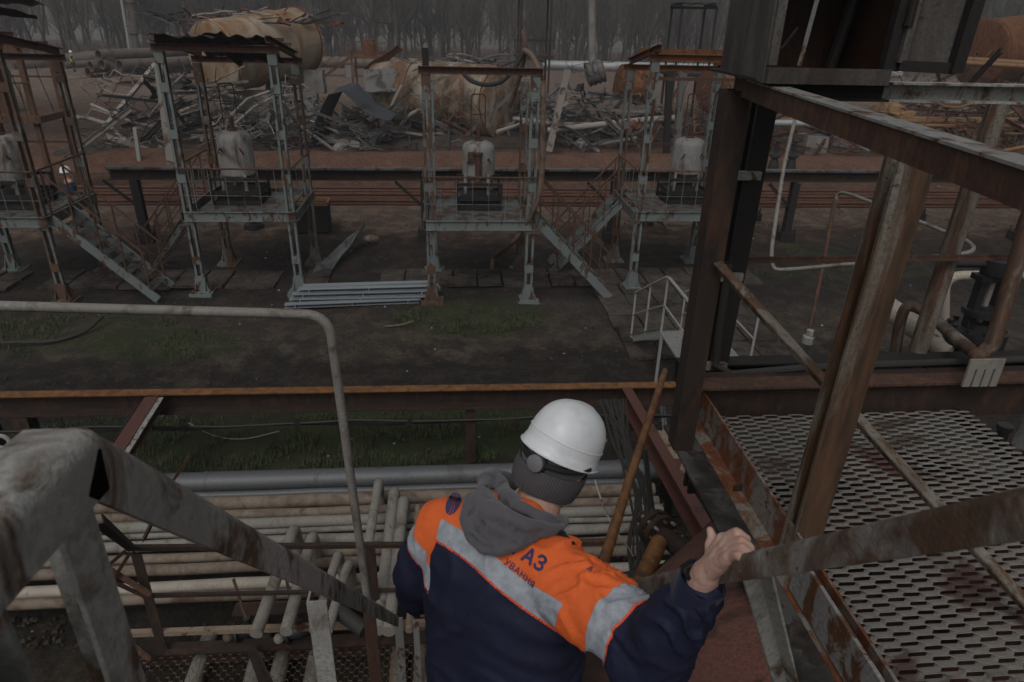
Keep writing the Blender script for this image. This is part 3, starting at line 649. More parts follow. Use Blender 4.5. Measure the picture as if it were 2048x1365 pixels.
# torn roof sheet lying on the ground
q0 = Gp(628, 552); q1 = Gp(735, 492)
def torn(u, v):
    p = q0.lerp(q1, u); side = Vector((.2, .93, .22)).normalized()
    wd = .9*(.5+.7*math.sin(math.pi*min(1, u*.9+.1)))*(1-.5*(u > .92))
    return p + side*(v-.5)*wd*1.4 + Vector((0, 0, .05+u*u*.5+.45*max(0, u-.72)*(v+.3)+.25*max(0, .35-v)*u+.16*noise.noise(Vector((u*3.4, v*2.4, 0)))+.02*math.sin(v*14)))
tag(MB().sheet(torn, 26, 10, .004).build('torn_sheet', M['torn']), 'curled torn sheet of grey metal lying on the black soil between the towers', 'metal sheet')
q = Gp(735, 492); tag(MB().ball(q+Vector((.1, .1, .16)), .17, 7, (1.2, .7, .6)).build('cushion', M['scrap_pale'], smooth=True), 'dirty pale lump resting at the end of the torn grey sheet', 'debris lump')
# dropped angle frame beneath tower 4
fr = thing('broken_frame', 'bent triangular angle frame lying under the tower behind the dark post', 'metal frame', Gp(1305, 465))
P_ = [Gp(1285, 440)+Vector((0, 0, .45)), Gp(1335, 470)+Vector((0, 0, .05)), Gp(1290, 462)+Vector((0, 0, .15)), Gp(1300, 435)+Vector((0, 0, .35))]
for a, b_ in ((0, 1), (1, 2), (2, 0), (3, 1)): MB().bar(P_[a], P_[b_], .06, .06, 'L', .01).build('bar', M['rust'], fr)

# ================================================================ WHITE GANGWAY (small crossing stair) in the middle distance
gw = thing('gangway', 'white-railed metal gangway with grated landing beside the dark corner post', 'gangway', Gp(1330, 745))
gx0, gx1 = 3.75, 4.55
ga = Gp(1275, 700); land0 = Yp(1330, 745, 8.9)
zL = .95
A0 = Vector((3.36, 11.6, .05)); A1 = Vector((3.36, 9.9, zL)); A2 = Vector((3.36, 8.6, zL))
for dx in (0, .95):
    o_ = Vector((dx, 0, 0)); MB().bar(A0+o_, A1+o_, .04, .16, 'C', .008).build('stringer', M['white_rail'], gw)
    mb = MB(); u = Vector((0, 0, .98)); mb.tube(rounded([A0+o_+u*.95, A1+o_+u, A2+o_+u], .15), .024, 8)
    mb.tube([A0+o_+u*.5, A1+o_+u*.5, A2+o_+u*.5], .014, 6)
    for q in (A0, A0.lerp(A1, .5), A1, A2): mb.bar(q+o_, q+o_+u*.98, .035, .035, 'L', .006)
    mb.build('railing', M['white_rail'], gw)
for k in range(6):
    q = A0.lerp(A1, (k+.5)/6.2); mb = MB()
    for j in range(4): mb.bar(q+Vector((0, -.09+j*.05, 0)), q+Vector((.95, -.09+j*.05, 0)), .012, .025)
    mb.bar(q+Vector((.02, -.1, 0)), q+Vector((.02, .07, 0)), .01, .03); mb.bar(q+Vector((.93, -.1, 0)), q+Vector((.93, .07, 0)), .01, .03); mb.build('tread', M['white_rail'], gw)
mb = MB()
for j in range(26): y = 8.6+j*.05; mb.bar((3.36, y, zL), (4.31, y, zL), .008, .03)
for x in (3.36, 3.68, 3.99, 4.31): mb.bar((x, 8.6, zL), (x, 9.9, zL), .01, .034)
mb.build('landing', M['white_rail'], gw)
for x in (3.36, 4.31):
    for y in (8.62, 9.85): MB().bar((x, y, 0), (x, y, zL), .05, .05, 'L', .008).build('leg', M['white_rail'], gw)

# hoses
def hose(name, pts, r, m, label, cat='hose', n=8):
    P2 = [Vector(p) for p in pts]; out = []
    for i in range(len(P2)-1):
        a, b_, c_, d_ = P2[max(i-1, 0)], P2[i], P2[i+1], P2[min(i+2, len(P2)-1)]
        for k in range(6):
            s = k/6; out.append(.5*((2*b_)+(c_-a)*s+(2*a-5*b_+4*c_-d_)*s*s+(3*b_-a-3*c_+d_)*s**3))
    out.append(P2[-1]); return tag(MB().tube(out, r, n).build(name, M[m], None, True), label, cat)
hose('hose', [Gp(-30, 692)+Vector((0, 0, .05)), Gp(40, 690)+Vector((0, 0, .05)), Gp(110, 688)+Vector((0, 0, .06)), Gp(170, 676)+Vector((0, 0, .12)), Gp(200, 662)+Vector((0, 0, .2)), Gp(210, 655)+Vector((0, 0, .22))], .035, 'hose', 'black rubber hose curving across the grass at the left edge')
hose('hose', [Yp(1048, 100, 14.2), Yp(1068, 118, 14.0), Yp(1085, 170, 13.6), Yp(1086, 260, 13.45), Yp(1084, 340, 13.4), Yp(1076, 400, 13.4), Yp(1050, 450, 13.6), Yp(1020, 490, 13.9), Gp(990, 520)+Vector((0, 0, .08)), Gp(983, 545)+Vector((0, 0, .05))], .055, 'hose_tan', 'thick burnt hose drooping from the top of the tower to the ground')
hose('hose', [Yp(925, 145, 14.5), Yp(945, 163, 14.3), Yp(975, 170, 14.2), Yp(1005, 162, 14.2), Yp(1030, 135, 14.2), Yp(1045, 108, 14.2)], .045, 'hose', 'dark hose looping under the top beam of the hose-hung tower')
hose('hose', [Yp(1046, 60, 14.3), Yp(1050, 95, 14.3), Yp(1040, 150, 14.6), Yp(1018, 215, 14.9)], .05, 'hose_tan', 'stiff tan hose end hanging inside the hose-hung tower')
hose('wire', [Gp(380, 858)+Vector((0, 0, .1)), Gp(430, 878)+Vector((0, 0, .05)), Gp(490, 884)+Vector((0, 0, .05)), Gp(560, 872)+Vector((0, 0, .08))], .008, 'scrap_pale', 'thin pale wire curving over the grass below the rack beam', 'wire')
hose('stick', [Gp(770, 656)+Vector((0, 0, .03)), Gp(800, 655)+Vector((0, 0, .05)), Gp(828, 652)+Vector((0, 0, .1))], .02, 'hose_tan', 'short dark stick lying on the bare soil', 'stick')

# ================================================================ WRECKAGE AND BACKGROUND
rd = random.Random(21)
def cyl_tank(name, label, a, b, r, mat, dent, seed, heads=True, group=None, nu=48, nv=60):
    a, b = Vector(a), Vector(b); ax = (b-a).normalized(); L = (b-a).length; s1 = ax.cross(Vector((0, 0, 1))).normalized(); s2 = s1.cross(ax).normalized()
    t = thing(name, label, 'tank', a.lerp(b, .5)-Vector((0, 0, r)), group)
    def P(u, v):
        th = u*2*math.pi; x = (v-.12)/.76; 
        if x < 0: rr = r*math.sqrt(max(0, 1-(-x/.158)**2)); xx = x*.158*3.2*r/L*3/3
        elif x > 1: rr = r*math.sqrt(max(0, 1-((x-1)/.158)**2)); xx = 1+(x-1)*3.2*.158*r/L
        else: rr = r; xx = x
        d = Vector((math.cos(th), math.sin(th), xx*L/r))
        k = 1+dent*noise.noise(d*1.1+Vector((seed, 0, 0)))-dent*.55*abs(noise.noise(d*2.3+Vector((seed+5, 2, 0))))
        if dent > .1: k -= .18*max(0, noise.noise(d*.8+Vector((seed+9, 0, 0))))
        return a+ax*(xx*L)+(s1*math.cos(th)+s2*math.sin(th))*rr*k
    sh = MB().grid(P, nu, nv).build('shell', M[mat], t, True)
    for f in (.02, .35, .68, .98):
        pts = []
        for k in range(37):
            th = 2*math.pi*k/36; pts.append(P(th/2/math.pi, .12+.76*f)+(s1*math.cos(th)+s2*math.sin(th))*.02)
        MB().tube(pts, .035, 5, caps=False).build('weld_band', M['rust_orange'] if f > .9 else M[mat], t)
    return t
ta = cyl_tank('storage_tank', 'burnt cream and orange storage tank raised on concrete blocks', Yp(425, 118, 33), Yp(600, 82, 37.5), 1.5, 'tank_a', .03, 2)
tb_ = cyl_tank('storage_tank', 'crumpled rust-streaked storage tank collapsed in the scrap behind the hose-hung tower', Yp(775, 180, 38.5), Yp(1006, 207, 33.4), 1.6, 'tank_b', .085, 4)
# concrete blocks under tank A
GB = 'concrete blocks stacked under the raised tank'
bl = [(497, 205, 34, 2.0, .9, 1.0, 'broad whitish concrete block beneath the near end of the raised tank'), (560, 180, 36, 1.1, .9, .9, None), (600, 165, 36.5, 1.1, .9, 1.0, None), (630, 165, 36.2, .9, .9, 1.1, None), (575, 205, 35.6, 1.0, .8, .8, None), (610, 200, 35.8, 1.2, .8, .8, None), (590, 232, 35.2, 1.3, .8, .8, None), (625, 228, 35.4, .9, .8, .8, None), (560, 232, 35, .9, .8, .8, None), (575, 258, 34.6, 1.5, .9, .8, None), (520, 240, 34, 1.0, .9, .8, None), (480, 235, 33.8, .8, .7, .6, None)]
BLL = [None, 'squarish concrete block under the middle of the raised tank, left of two', 'concrete block under the middle of the raised tank, right of two', 'narrow tall concrete block at the top right corner of the pile', 'block in the second layer of the pile, left', 'wide block in the second layer of the pile, right', 'wide block in the third layer of the pile', 'small block at the right edge of the third layer', 'small block at the left of the third layer', 'longest block lying lowest in the pile on the soil', 'block fallen left of the pile under the whitish block', 'smallest block fallen farthest left under the whitish block']
for bi, (px, py, Y_, w_, d_, h_, lb) in enumerate(bl):
    q = Yp(px, py, Y_); q.z = max(q.z, h_/2)
    def blk(c, sz):
        mb = MB(); mb.box((0, 0, 0), sz); n_ = len(mb.v)
        me = bpy.data.meshes.new('b'); bm = bmesh.new()
        vs = [bm.verts.new(v) for v in mb.v]; [bm.faces.new([vs[i] for i in f]) for f in mb.f]
        bmesh.ops.subdivide_edges(bm, edges=bm.edges, cuts=4, use_grid_fill=True)
        for v in bm.verts: v.co += Vector(noise.noise_vector(v.co*1.6+c))*.07
        out = MB(); out.v = [v.co+c for v in bm.verts]; bm.verts.index_update(); out.f = [tuple(v.index for v in f.verts) for f in bm.faces]; bm.free(); bpy.data.meshes.remove(me); return out
    tag(blk(q, (w_, d_, h_)).build('concrete_block', M['concrete']), lb or BLL[bi], 'concrete block', GB)
# rubble mounds
def mound(label, c, rx, ry, h, seed, m='rubble'):
    def P(u, v):
        a = u*2*math.pi; r = v; x = c.x+math.cos(a)*rx*r; y = c.y+math.sin(a)*ry*r
        return Vector((x, y, -.05+h*(1-r*r)*(.75+.5*noise.noise(Vector((x*.6, y*.6, seed))))+.12*noise.noise(Vector((x*2, y*2, seed)))*(1-r)))
    return tag(MB().grid(P, 48, 14).build('rubble_mound', M[m], smooth=True), label, 'rubble mound', kind='structure')
mound('low mound of ash and rubble under the left scrap heap', Gp(360, 300), 5, 3, .7, 1)
mound('low mound of ash and rubble under the collapsed tank', Gp(900, 275), 8, 4, .8, 2)
mound('mound of rubble under the right-hand pipes and scrap', Gp(1500, 270), 14, 5, .9, 3)

# scrap heaps: every bent pipe is an object of its own
def scrap(c, rx, ry, h, num, mats, kinds, heap, group, seed, Lr=(1.2, 4.5), flat=.35, rr=(.025, .1)):
    r = random.Random(seed)
    for i in range(num):
        a = r.uniform(0, 6.28); s = math.sqrt(r.random()); x = c.x+math.cos(a)*rx*s; y = c.y+math.sin(a)*ry*s; z0 = r.uniform(.05, 1)*h*(1-s*s*.7)
        L = r.uniform(*Lr); az = r.choice((r.gauss(0, .35), r.gauss(math.pi, .35), r.uniform(0, 6.28))); el = r.gauss(0, flat)
        d = Vector((math.cos(az)*math.cos(el), math.sin(az)*math.cos(el), math.sin(el))); p = Vector((x, y, z0))-d*L/2; pts = [p]
        n = r.choice((2, 3, 4, 5)); bend = r.choice((.05, .1, .5, .9))
        for k in range(n):
            d = (d+Vector((r.uniform(-bend, bend), r.uniform(-bend, bend), r.uniform(-bend, bend)))).normalized(); pts.append(pts[-1]+d*L/n)
        mz = min(q.z for q in pts)
        if mz < .04: pts = [q+Vector((0, 0, .04-mz)) for q in pts]
        m = r.choice(mats); kd = r.choice(kinds); mb = MB()
        tone = {'scrap_grey': 'ash-grey', 'scrap_pale': 'pale', 'scrap_black': 'charred black', 'scrap_rust': 'rust-brown', 'orange_pipe': 'orange-yellow', 'rust_dark': 'dark rusty', 'pipe_white': 'dirty white'}[m]
        if kd == 'pipe': rad = r.uniform(*rr); mb.tube(rounded(pts, .35, 4) if r.random() < .6 else pts, rad, 7); nm = 'scrap_pipe'; lb = '%s %s pipe in the %s' % (('short bent', 'bent', 'long bent')[(L > 2.2)+(L > 3.4)], tone, heap)
        elif kd == 'beam':
            nm = 'scrap_beam'; lb = 'fallen %s steel beam in the %s' % (tone, heap)
            w_ = r.uniform(.07, .16); mb.bar(pts[0], pts[-1], w_, w_*r.uniform(1, 1.6), r.choice(('L', 'C', 'I')), .014)
        elif kd == 'sheet':
            nm = 'scrap_sheet'; lb = 'crumpled %s sheet in the %s' % (tone, heap); o_ = pts[0]; e1 = (pts[-1]-pts[0])*.45; e1 = e1*.7; e2 = e1.orthogonal().normalized()*r.uniform(.25, .6); sd_ = r.random()*50
            mb.sheet(lambda u, v: o_+e1*u+e2*v+Vector(noise.noise_vector(Vector((u*2.2, v*2.2, sd_))))*.5, 9, 7, .015)
        else:
            nm = 'scrap_wire'; lb = 'tangled %s wire in the %s' % (tone, heap); q = pts[0]; w2 = [q]
            for k in range(34): w2.append(w2[-1].lerp(q, .05)+Vector((r.gauss(0, .34), r.gauss(0, .28), r.gauss(0, .2)))); 
            w2 = [Vector((v.x, v.y, abs(v.z))) for v in w2]; mb.tube(w2, .018, 4)
        tag(mb.build(nm, M[m], None, kd == 'pipe'), lb, 'scrap '+{'pipe': 'pipe', 'beam': 'beam', 'sheet': 'sheet', 'wire': 'wire'}[kd], group)
gk = ('pipe', 'pipe', 'pipe', 'beam', 'beam', 'sheet', 'wire', 'wire', 'wire')
scrap(Yp(375, 235, 30.5), 3.4, 2.2, 3.3, 78, ('scrap_grey', 'scrap_black', 'scrap_black', 'scrap_pale'), gk, 'black tangle left of the raised tank', 'scrap in the black tangle left of the raised tank', 1)
scrap(Yp(700, 270, 32.5), 3.4, 1.8, 1.1, 64, ('scrap_grey', 'scrap_grey', 'scrap_black', 'scrap_pale'), gk, 'grey heap between the two wrecked tanks', 'scrap in the grey heap between the wrecked tanks', 2)
scrap(Yp(880, 250, 33.5), 3.0, 1.2, .9, 34, ('scrap_grey', 'scrap_rust', 'scrap_black'), gk, 'litter along the foot of the collapsed tank', 'scrap along the foot of the collapsed tank', 3)
scrap(Yp(880, 135, 39), 3.2, 1.6, .8, 1, ('scrap_grey',), ('pipe',), 'heap', 'heap', 4)
def scrap_on(px, py, Y_, spread, num, mats, heap, group, seed, Lr=(1, 3)):
    r = random.Random(seed); c = Yp(px, py, Y_)
    for i in range(num):
        p = c+Vector((r.gauss(0, spread[0]), r.gauss(0, spread[1]), r.gauss(0, spread[2]))); L = r.uniform(*Lr); az = r.gauss(0, .6)
        d = Vector((math.cos(az), math.sin(az), r.gauss(-.02, .14))); pts = [p-d*L/2]
        for k in range(4): d = (d+Vector((r.gauss(0, .2), r.gauss(0, .2), r.gauss(0, .16)))).normalized(); pts.append(pts[-1]+d*L/4)
        m = r.choice(mats); tone = {'scrap_grey': 'ash-grey', 'scrap_pale': 'pale', 'scrap_black': 'charred black', 'scrap_rust': 'rust-brown'}[m]
        if r.random() < .86: tag(MB().tube(pts, r.uniform(.02, .05), 6).build('scrap_pipe', M[m], None, True), 'bent %s pipe %s' % (tone, heap), 'scrap pipe', group)
        else: o_ = pts[0]; e1 = (pts[-1]-pts[0])*.5; e2 = Vector((.1, .7, .1)); sd_ = r.random()*9; tag(MB().sheet(lambda u, v: o_+e1*u+e2*v+Vector(noise.noise_vector(Vector((u*2, v*2, sd_))))*.25, 8, 6, .015).build('scrap_sheet', M[m]), 'torn %s sheet %s' % (tone, heap), 'scrap sheet', group)
scrap_on(500, 40, 35.4, (1.9, .6, .13), 64, ('scrap_grey', 'scrap_pale', 'scrap_black', 'scrap_rust'), 'draped over the top of the raised tank', 'scrap on top of the raised tank', 5, (.5, 2.2))
scrap_on(900, 128, 37.2, (1.8, .7, .14), 46, ('scrap_grey', 'scrap_grey', 'scrap_pale', 'scrap_black'), 'lying across the top of the collapsed tank', 'scrap on top of the collapsed tank', 6, (1, 3.2))
scrap(Yp(1170, 215, 34), 3.8, 2.6, 2.6, 84, ('scrap_grey', 'scrap_grey', 'scrap_black', 'scrap_pale'), gk, 'grey tangle right of the collapsed tank', 'scrap in the grey tangle right of the collapsed tank', 7, (1.5, 5))
scrap(Yp(1560, 240, 33), 6.0, 3.2, 1.8, 64, ('scrap_rust', 'scrap_rust', 'scrap_grey', 'rust_dark'), gk, 'brown scrap field behind the black cabinet', 'scrap in the brown field behind the cabinet', 8, (1.5, 5.5))
scrap(Yp(1960, 235, 33), 6.0, 3.5, 2.4, 78, ('scrap_rust', 'scrap_rust', 'orange_pipe', 'rust_dark'), gk, 'rusty heap at the right edge of the yard', 'scrap in the rusty heap at the right edge', 9, (1.5, 6))
scrap(Yp(2010, 110, 40), 6.0, 3.0, 4.5, 60, ('scrap_rust', 'scrap_rust', 'scrap_grey', 'rust_dark'), ('pipe', 'beam', 'wire'), 'twisted framework around the far orange tank', 'twisted framework around the orange tank', 10, (1.5, 5), .8)
# long loose pipes
def pipe_(pts, r, m, label, name='pipe', cat='pipe', rad=.5, n=10):
    return tag(MB().tube(rounded(pts, rad), r, n).build(name, M[m], None, True), label, cat)
pipe_([Yp(1095, 262, 32), Yp(1180, 252, 32), Yp(1290, 240, 32), Yp(1360, 236, 32)], .14, 'scrap_pale', 'thick pale pipe lying across the foot of the grey tangle')
pipe_([Yp(1105, 248, 33), Yp(1200, 250, 33), Yp(1300, 258, 33)], .1, 'scrap_pale', 'thinner pale pipe lying behind the thick one in the grey tangle')
pipe_([Yp(1440, 246, 31.5), Yp(1610, 247, 31.5), Yp(1660, 255, 31.5), Yp(1740, 300, 30)], .15, 'silver', 'whitish pipe bending down behind the black column')
for k, (a, b_, y_, r_) in enumerate((((1560, 240), (2060, 246), 33, .13), ((1620, 250), (2060, 254), 32, .1), ((1900, 118), (2060, 128), 38, .16), ((1905, 125), (2060, 134), 37, .12), ((1700, 236), (2060, 240), 34, .1))):
    pipe_([Yp(*a, y_), Yp(*b_, y_)], r_, 'orange_pipe', ('longest orange pipe lying across the rusty heap', 'lower orange pipe in the rusty heap', 'upper orange pipe running below the far orange tank', 'lower orange pipe running below the far orange tank', 'thin orange pipe behind the longest one in the rusty heap')[k])
pipe_([Yp(1965, 310, 28), Yp(2060, 292, 28)], .08, 'orange_pipe', 'sloping yellow pipe near the right edge behind the post')
# far orange tank
cyl_tank('storage_tank', 'orange rusted horizontal tank half hidden in twisted framework at the far right', Yp(1958, 108, 42), Yp(2160, 85, 44), 1.9, 'rust_orange', .04, 12)
cyl_tank('storage_tank', 'small orange conical tank end lying right of the grey tangle', Yp(1235, 165, 36), Yp(1300, 178, 36), .85, 'rust_orange', .12, 14, nu=24, nv=30)
cyl_tank('storage_tank', 'grey crushed drum tilted up at the end of the silver pipeline', Yp(1175, 150, 37), Yp(1205, 140, 37), .6, 'scrap_grey', .14, 17, nu=24, nv=30)
cyl_tank('storage_tank', 'rust-brown barrel tank seen between the orange tower frame and corner post', Yp(1425, 185, 36), Yp(1475, 168, 37), 1.1, 'scrap_rust', .1, 19, nu=24, nv=30)
# curved dark cladding sheets
def clad(u, v):
    A = [Yp(622, 292, 30.8), Yp(638, 240, 31.2), Yp(662, 184, 31.8), Yp(690, 182, 32), Yp(730, 215, 31.6), Yp(778, 240, 31.2)]
    s = u*(len(A)-1); i = min(int(s), len(A)-2); f = s-i; p = A[i].lerp(A[i+1], f*f*(3-2*f))
    return p+Vector((.55, 1.9, .25))*(v-.2)*(1-.55*max(0, u-.5)*1.6)+Vector(noise.noise_vector(Vector((u*4, v*2, 3))))*.12
tag(MB().sheet(clad, 40, 10, .02).build('cladding_sheet', M['cladding'], smooth=True), 'big blue-black sheet of cladding bent into an arch between the wrecked tanks', 'cladding sheet')
def flap(u, v): return Yp(728, 140, 36.5).lerp(Yp(785, 138, 36.3), u)+Vector((.25*u, -.5*v, -1.0*v))+Vector(noise.noise_vector(Vector((u*2, v*2, 8))))*.12
tag(MB().sheet(flap, 14, 10, .02).build('cladding_sheet', M['scrap_grey'], smooth=True), 'hanging grey cladding panel at the far end of the collapsed tank', 'cladding sheet')
def wing(u, v): return Yp(728, 138, 38).lerp(Yp(795, 88, 37), u)+Vector((.2, .3, -.55+.3*u))*v+Vector(noise.noise_vector(Vector((u*2, v*2, 18))))*.1
tag(MB().sheet(wing, 14, 8, .03).build('cladding_sheet', M['scrap_rust'], smooth=True), 'rusty blade of sheet steel rising above the collapsed tank', 'cladding sheet')
# leaning posts
for a, b_, Y1, m, lb in (((1135, 140), (1098, 300), 31, 'scrap_pale', 'upright splintered pale post standing in the grey tangle'), ((1340, 130), (1335, 290), 30, 'soot', 'black post standing behind the orange-framed tower'), ((1365, 140), (1358, 262), 29.5, 'scrap_grey', 'grey post with bracing standing next to the black one'), ((270, 256), (276, 310), 27, 'white_rail', 'short white marker post on the soil bank'), ((318, 130), (340, 312), 27, 'scrap_pale', 'flaking pale post just left of the ragged-roofed tower')):
    p = Yp(*a, Y1); q = Yp(*b_, Y1); tag(MB().bar(p, Vector((q.x, q.y, min(q.z, .1))), .26 if m != 'white_rail' else .13, .26 if m != 'white_rail' else .13, 'I', .05).build('post', M[m]), lb, 'post')
# collapsed ladder frame
lf = thing('collapsed_stair', 'collapsed railed stair frame leaning over beside the black tangle', 'stair frame', Gp(215, 275))
A, B, C_, E_ = Yp(172, 238, 33), Yp(228, 140, 35), Yp(200, 268, 31.5), Yp(312, 128, 34)
MB().bar(C_, E_, .3, .12, 'C', .02).build('stringer', M['scrap_pale'], lf)
MB().tube([A, B, Yp(262, 150, 34.6), Yp(268, 175, 34)], .045, 6).build('handrail', M['scrap_grey'], lf)
A2, B2 = Yp(195, 244, 32.5), Yp(245, 150, 34.5); MB().tube([A2, B2], .035, 6).build('handrail', M['scrap_rust'], lf)
for k in range(6): MB().tube([A.lerp(B, k/5), A2.lerp(B2, k/5), C_.lerp(E_, .1+k/7)], .03, 5).build('baluster', M['scrap_pale'] if k % 2 else M['scrap_rust'], lf)
# big pipelines
pl = thing('pipeline', 'large dull grey pipeline lying behind the pipe stack and the raised tank', 'pipeline', Gp(300, 152))
MB().tube([Yp(20, 135, 70), Yp(85, 128, 73), Yp(180, 116, 77), Yp(250, 112, 78)], .62, 16).build('pipe', M['dull_pipe'], pl, True)
MB().tube([Yp(275, 118, 69), Yp(420, 119, 69), Yp(720, 126, 69), Yp(800, 128, 69)], .5, 14).build('pipe', M['dull_pipe'], pl, True)
MB().tube([Yp(130, 131, 72), Yp(250, 122, 76)], .3, 10).build('pipe', M['dull_pipe'], pl, True)
for px in (330, 560, 700): q = Yp(px, 138, 69); MB().box((q.x, 69, .7), (.8, .9, 1.5)).build('saddle', M['concrete'], pl)
sp = thing('pipeline', 'bright silver pipeline crossing behind the hose-hung tower', 'pipeline', Gp(1200, 155))
MB().tube([Yp(1085, 131, 56), Yp(1300, 135, 56), Yp(1500, 140, 56), Yp(1800, 148, 56)], .36, 14).build('pipe', M['silver'], sp, True)
for px in (1120, 1240, 1400, 1560): q = Yp(px, 140, 56); MB().box((q.x, 56, .4), (.5, .6, 1.0)).build('saddle', M['concrete'], sp)
# stack of pipes by the worker
sgrp = 'open-ended steel pipes stacked by the wood'
sd = [(181, 133, 0), (176, 146, 1), (192, 141, 0), (197, 111, 0), (209, 120, 0), (221, 110, 0), (203, 128, 0), (215, 133, 0), (229, 129, 0), (239, 131, 0), (226, 143, 0), (208, 144, 0)]
SPL = ['rusty-mouthed open pipe jutting out at the lower left of the pipe stack', 'lowest leftmost rusty pipe of the stack lying on the soil', 'open pipe end between the rusty left pipes and the dark stack', 'higher left one of the two topmost open pipe ends in the stack', 'middle open pipe end just below the two topmost ones', 'right one of the two topmost open pipe ends in the stack', 'black pipe mouth at the left of the stack, middle layer', 'black pipe mouth in the centre of the stack, middle layer', 'black pipe mouth right of centre in the stack, middle layer', 'rightmost pipe of the stack, nearest the concrete pole', 'lowest right pipe mouth of the stack touching the soil', 'lowest centre pipe mouth of the stack touching the soil']
for k, (px, py, m_) in enumerate(sd):
    Y0 = 58+.3*(k % 3); p = Yp(px, py, Y0); p.z = max(p.z, .42); d = Vector((3.6+(.6 if k < 3 else 0), 6.2, 0)); r = .40
    t = MB(); n_ = 16; q0_, q1_ = p, p+d
    ax = d.normalized(); s1 = ax.cross(Vector((0, 0, 1))).normalized(); s2 = s1.cross(ax)
    for rr, fl in ((r, 0), (r*.86, 1)):
        vs = [c+(s1*math.cos(6.2832*i/n_)+s2*math.sin(6.2832*i/n_))*rr for c in (q0_, q1_) for i in range(n_)]
        t.add(vs, [(i, (i+1) % n_, n_+(i+1) % n_, n_+i) for i in range(n_)])
    t.f += [(i, (i+1) % n_, 2*n_+(i+1) % n_, 2*n_+i) for i in range(n_)]
    tag(t.build('steel_pipe', M['scrap_rust'] if m_ else M['dull_pipe'], None, True), SPL[k], 'pipe', sgrp)
# poles
pc = thing('utility_pole', 'thick concrete pole standing beside the pipe stack', 'pole', Gp(272, 149)); q = Gp(272, 149)
top = Yp(256, -60, q.y); MB().tube([q, top], [.42, .34], 14).build('shaft', M['concrete'], pc, True)
for z in (3.2, 5.6): MB().lathe([(.44, 0), (.46, 0), (.46, .1), (.44, .1)], q.lerp(top, z/top.z), n=14).build('band', M['rust'], pc)
pw = thing('utility_pole', 'slim pale pole leaning against the thick concrete pole', 'pole', Gp(270, 148)); MB().tube([Yp(262, 115, q.y-.8), Yp(238, -30, q.y-.8)], [.13, .12], 8).build('shaft', M['white_rail'], pw, True)
MB().box(Yp(251, 52, q.y-.8), (.45, .1, .12)).build('bracket', M['rust'], pw)
pd = thing('utility_pole', 'tall grey concrete pole rising in front of the wood right of centre', 'pole', Gp(1187, 118)); q = Yp(1187, 125, 70); q.z = 0
MB().tube([q, Yp(1184, -50, 70)], [.38, .32], 12).build('shaft', M['concrete'], pd, True)
# far towers
def far_tower(px, py, Y_, W, D, h, m, label, roof=True, deck=None):
    q = Yp(px, py, Y_); x, y = q.x, Y_; t = thing('far_tower', label, 'steel tower', (x, y, 0))
    for dx in (0, W):
        for dy in (0, D): MB().bar((x+dx, y+dy, 0), (x+dx, y+dy, h), .14, .14, 'L', .03).build('leg', M[m], t)
    for dy in (0, D): MB().bar((x-.1, y+dy, h+.06), (x+W+.1, y+dy, h+.06), .1, .12, 'L', .02).build('roof_beam', M[m], t)
    for dx in (0, W): MB().bar((x+dx, y-.1, h+.18), (x+dx, y+D+.1, h+.18), .1, .12, 'L', .02).build('roof_beam', M[m], t)
    if roof: corrugated((x-.3, y-.3, h+.3), (x+W+.3, y-.3, h+.3), (x-.3, y+D+.3, h+.3), 24, 4, .03, .1, 1, .01).build('roof_sheet', M['soot'], t)
    if deck:
        MB().box((x+W/2, y+D/2, deck), (W+.5, D+.4, .18)).build('platform', M[m], t)
        for s in (-.2, D+.2): MB().tube([(x-.2, y+s, deck+1), (x+W+.2, y+s, deck+1)], .03, 5).build('railing', M[m], t)
        mb = MB()
        for k in range(9): mb.tube([(x-.2+k*(W+.4)/8, y-.2, deck), (x-.2+k*(W+.4)/8, y-.2, deck+1)], .015, 4)
        mb.build('railing_rods', M[m], t)
    return t
far_tower(1040, 130, 50, 2.0, 2.0, 6.7, 'rust_dark', 'rusty lamp-like far tower rising against the wood behind the hose', True, 3.0)
far_tower(1352, 120, 42, 2.0, 2.0, 6.1, 'soot', 'far black canopy tower above the orange-framed tower', True, 2.6)
ft = far_tower(-60, 290, 21.5, 2.0, 1.6, 4.3, 'rust_mid', 'orange-rusted small tower behind the leftmost loading tower', False, 2.55)
q = Yp(15, 190, 22.5); MB().lathe([(0, 0), (.3, 0), (.3, 1.2), (.2, 1.3), (0, 1.3)], (q.x, 22.3, 2.64), n=14).build('drum', M['rust_mid'], ft, True)
f2 = far_tower(705, 150, 56, 2.4, 2.4, 2.6, 'scrap_rust', 'low rusty stair tower in front of the wood, left of the collapsed tank', False, 2.4)
q = Yp(738, 90, 57); MB().lathe([(0, 0), (.5, 0), (.5, 1.1), (0, 1.1)], (q.x, 57.2, 2.5), n=14).build('drum', M['rust_orange'], f2, True)
stairs(f2, (f2.location.x-.1, 56, 2.4), (f2.location.x-3.4, 56, .1), .8, (0, 1, 0), 'scrap_rust', 'scrap_rust', 9)
q = Gp(450, 210)
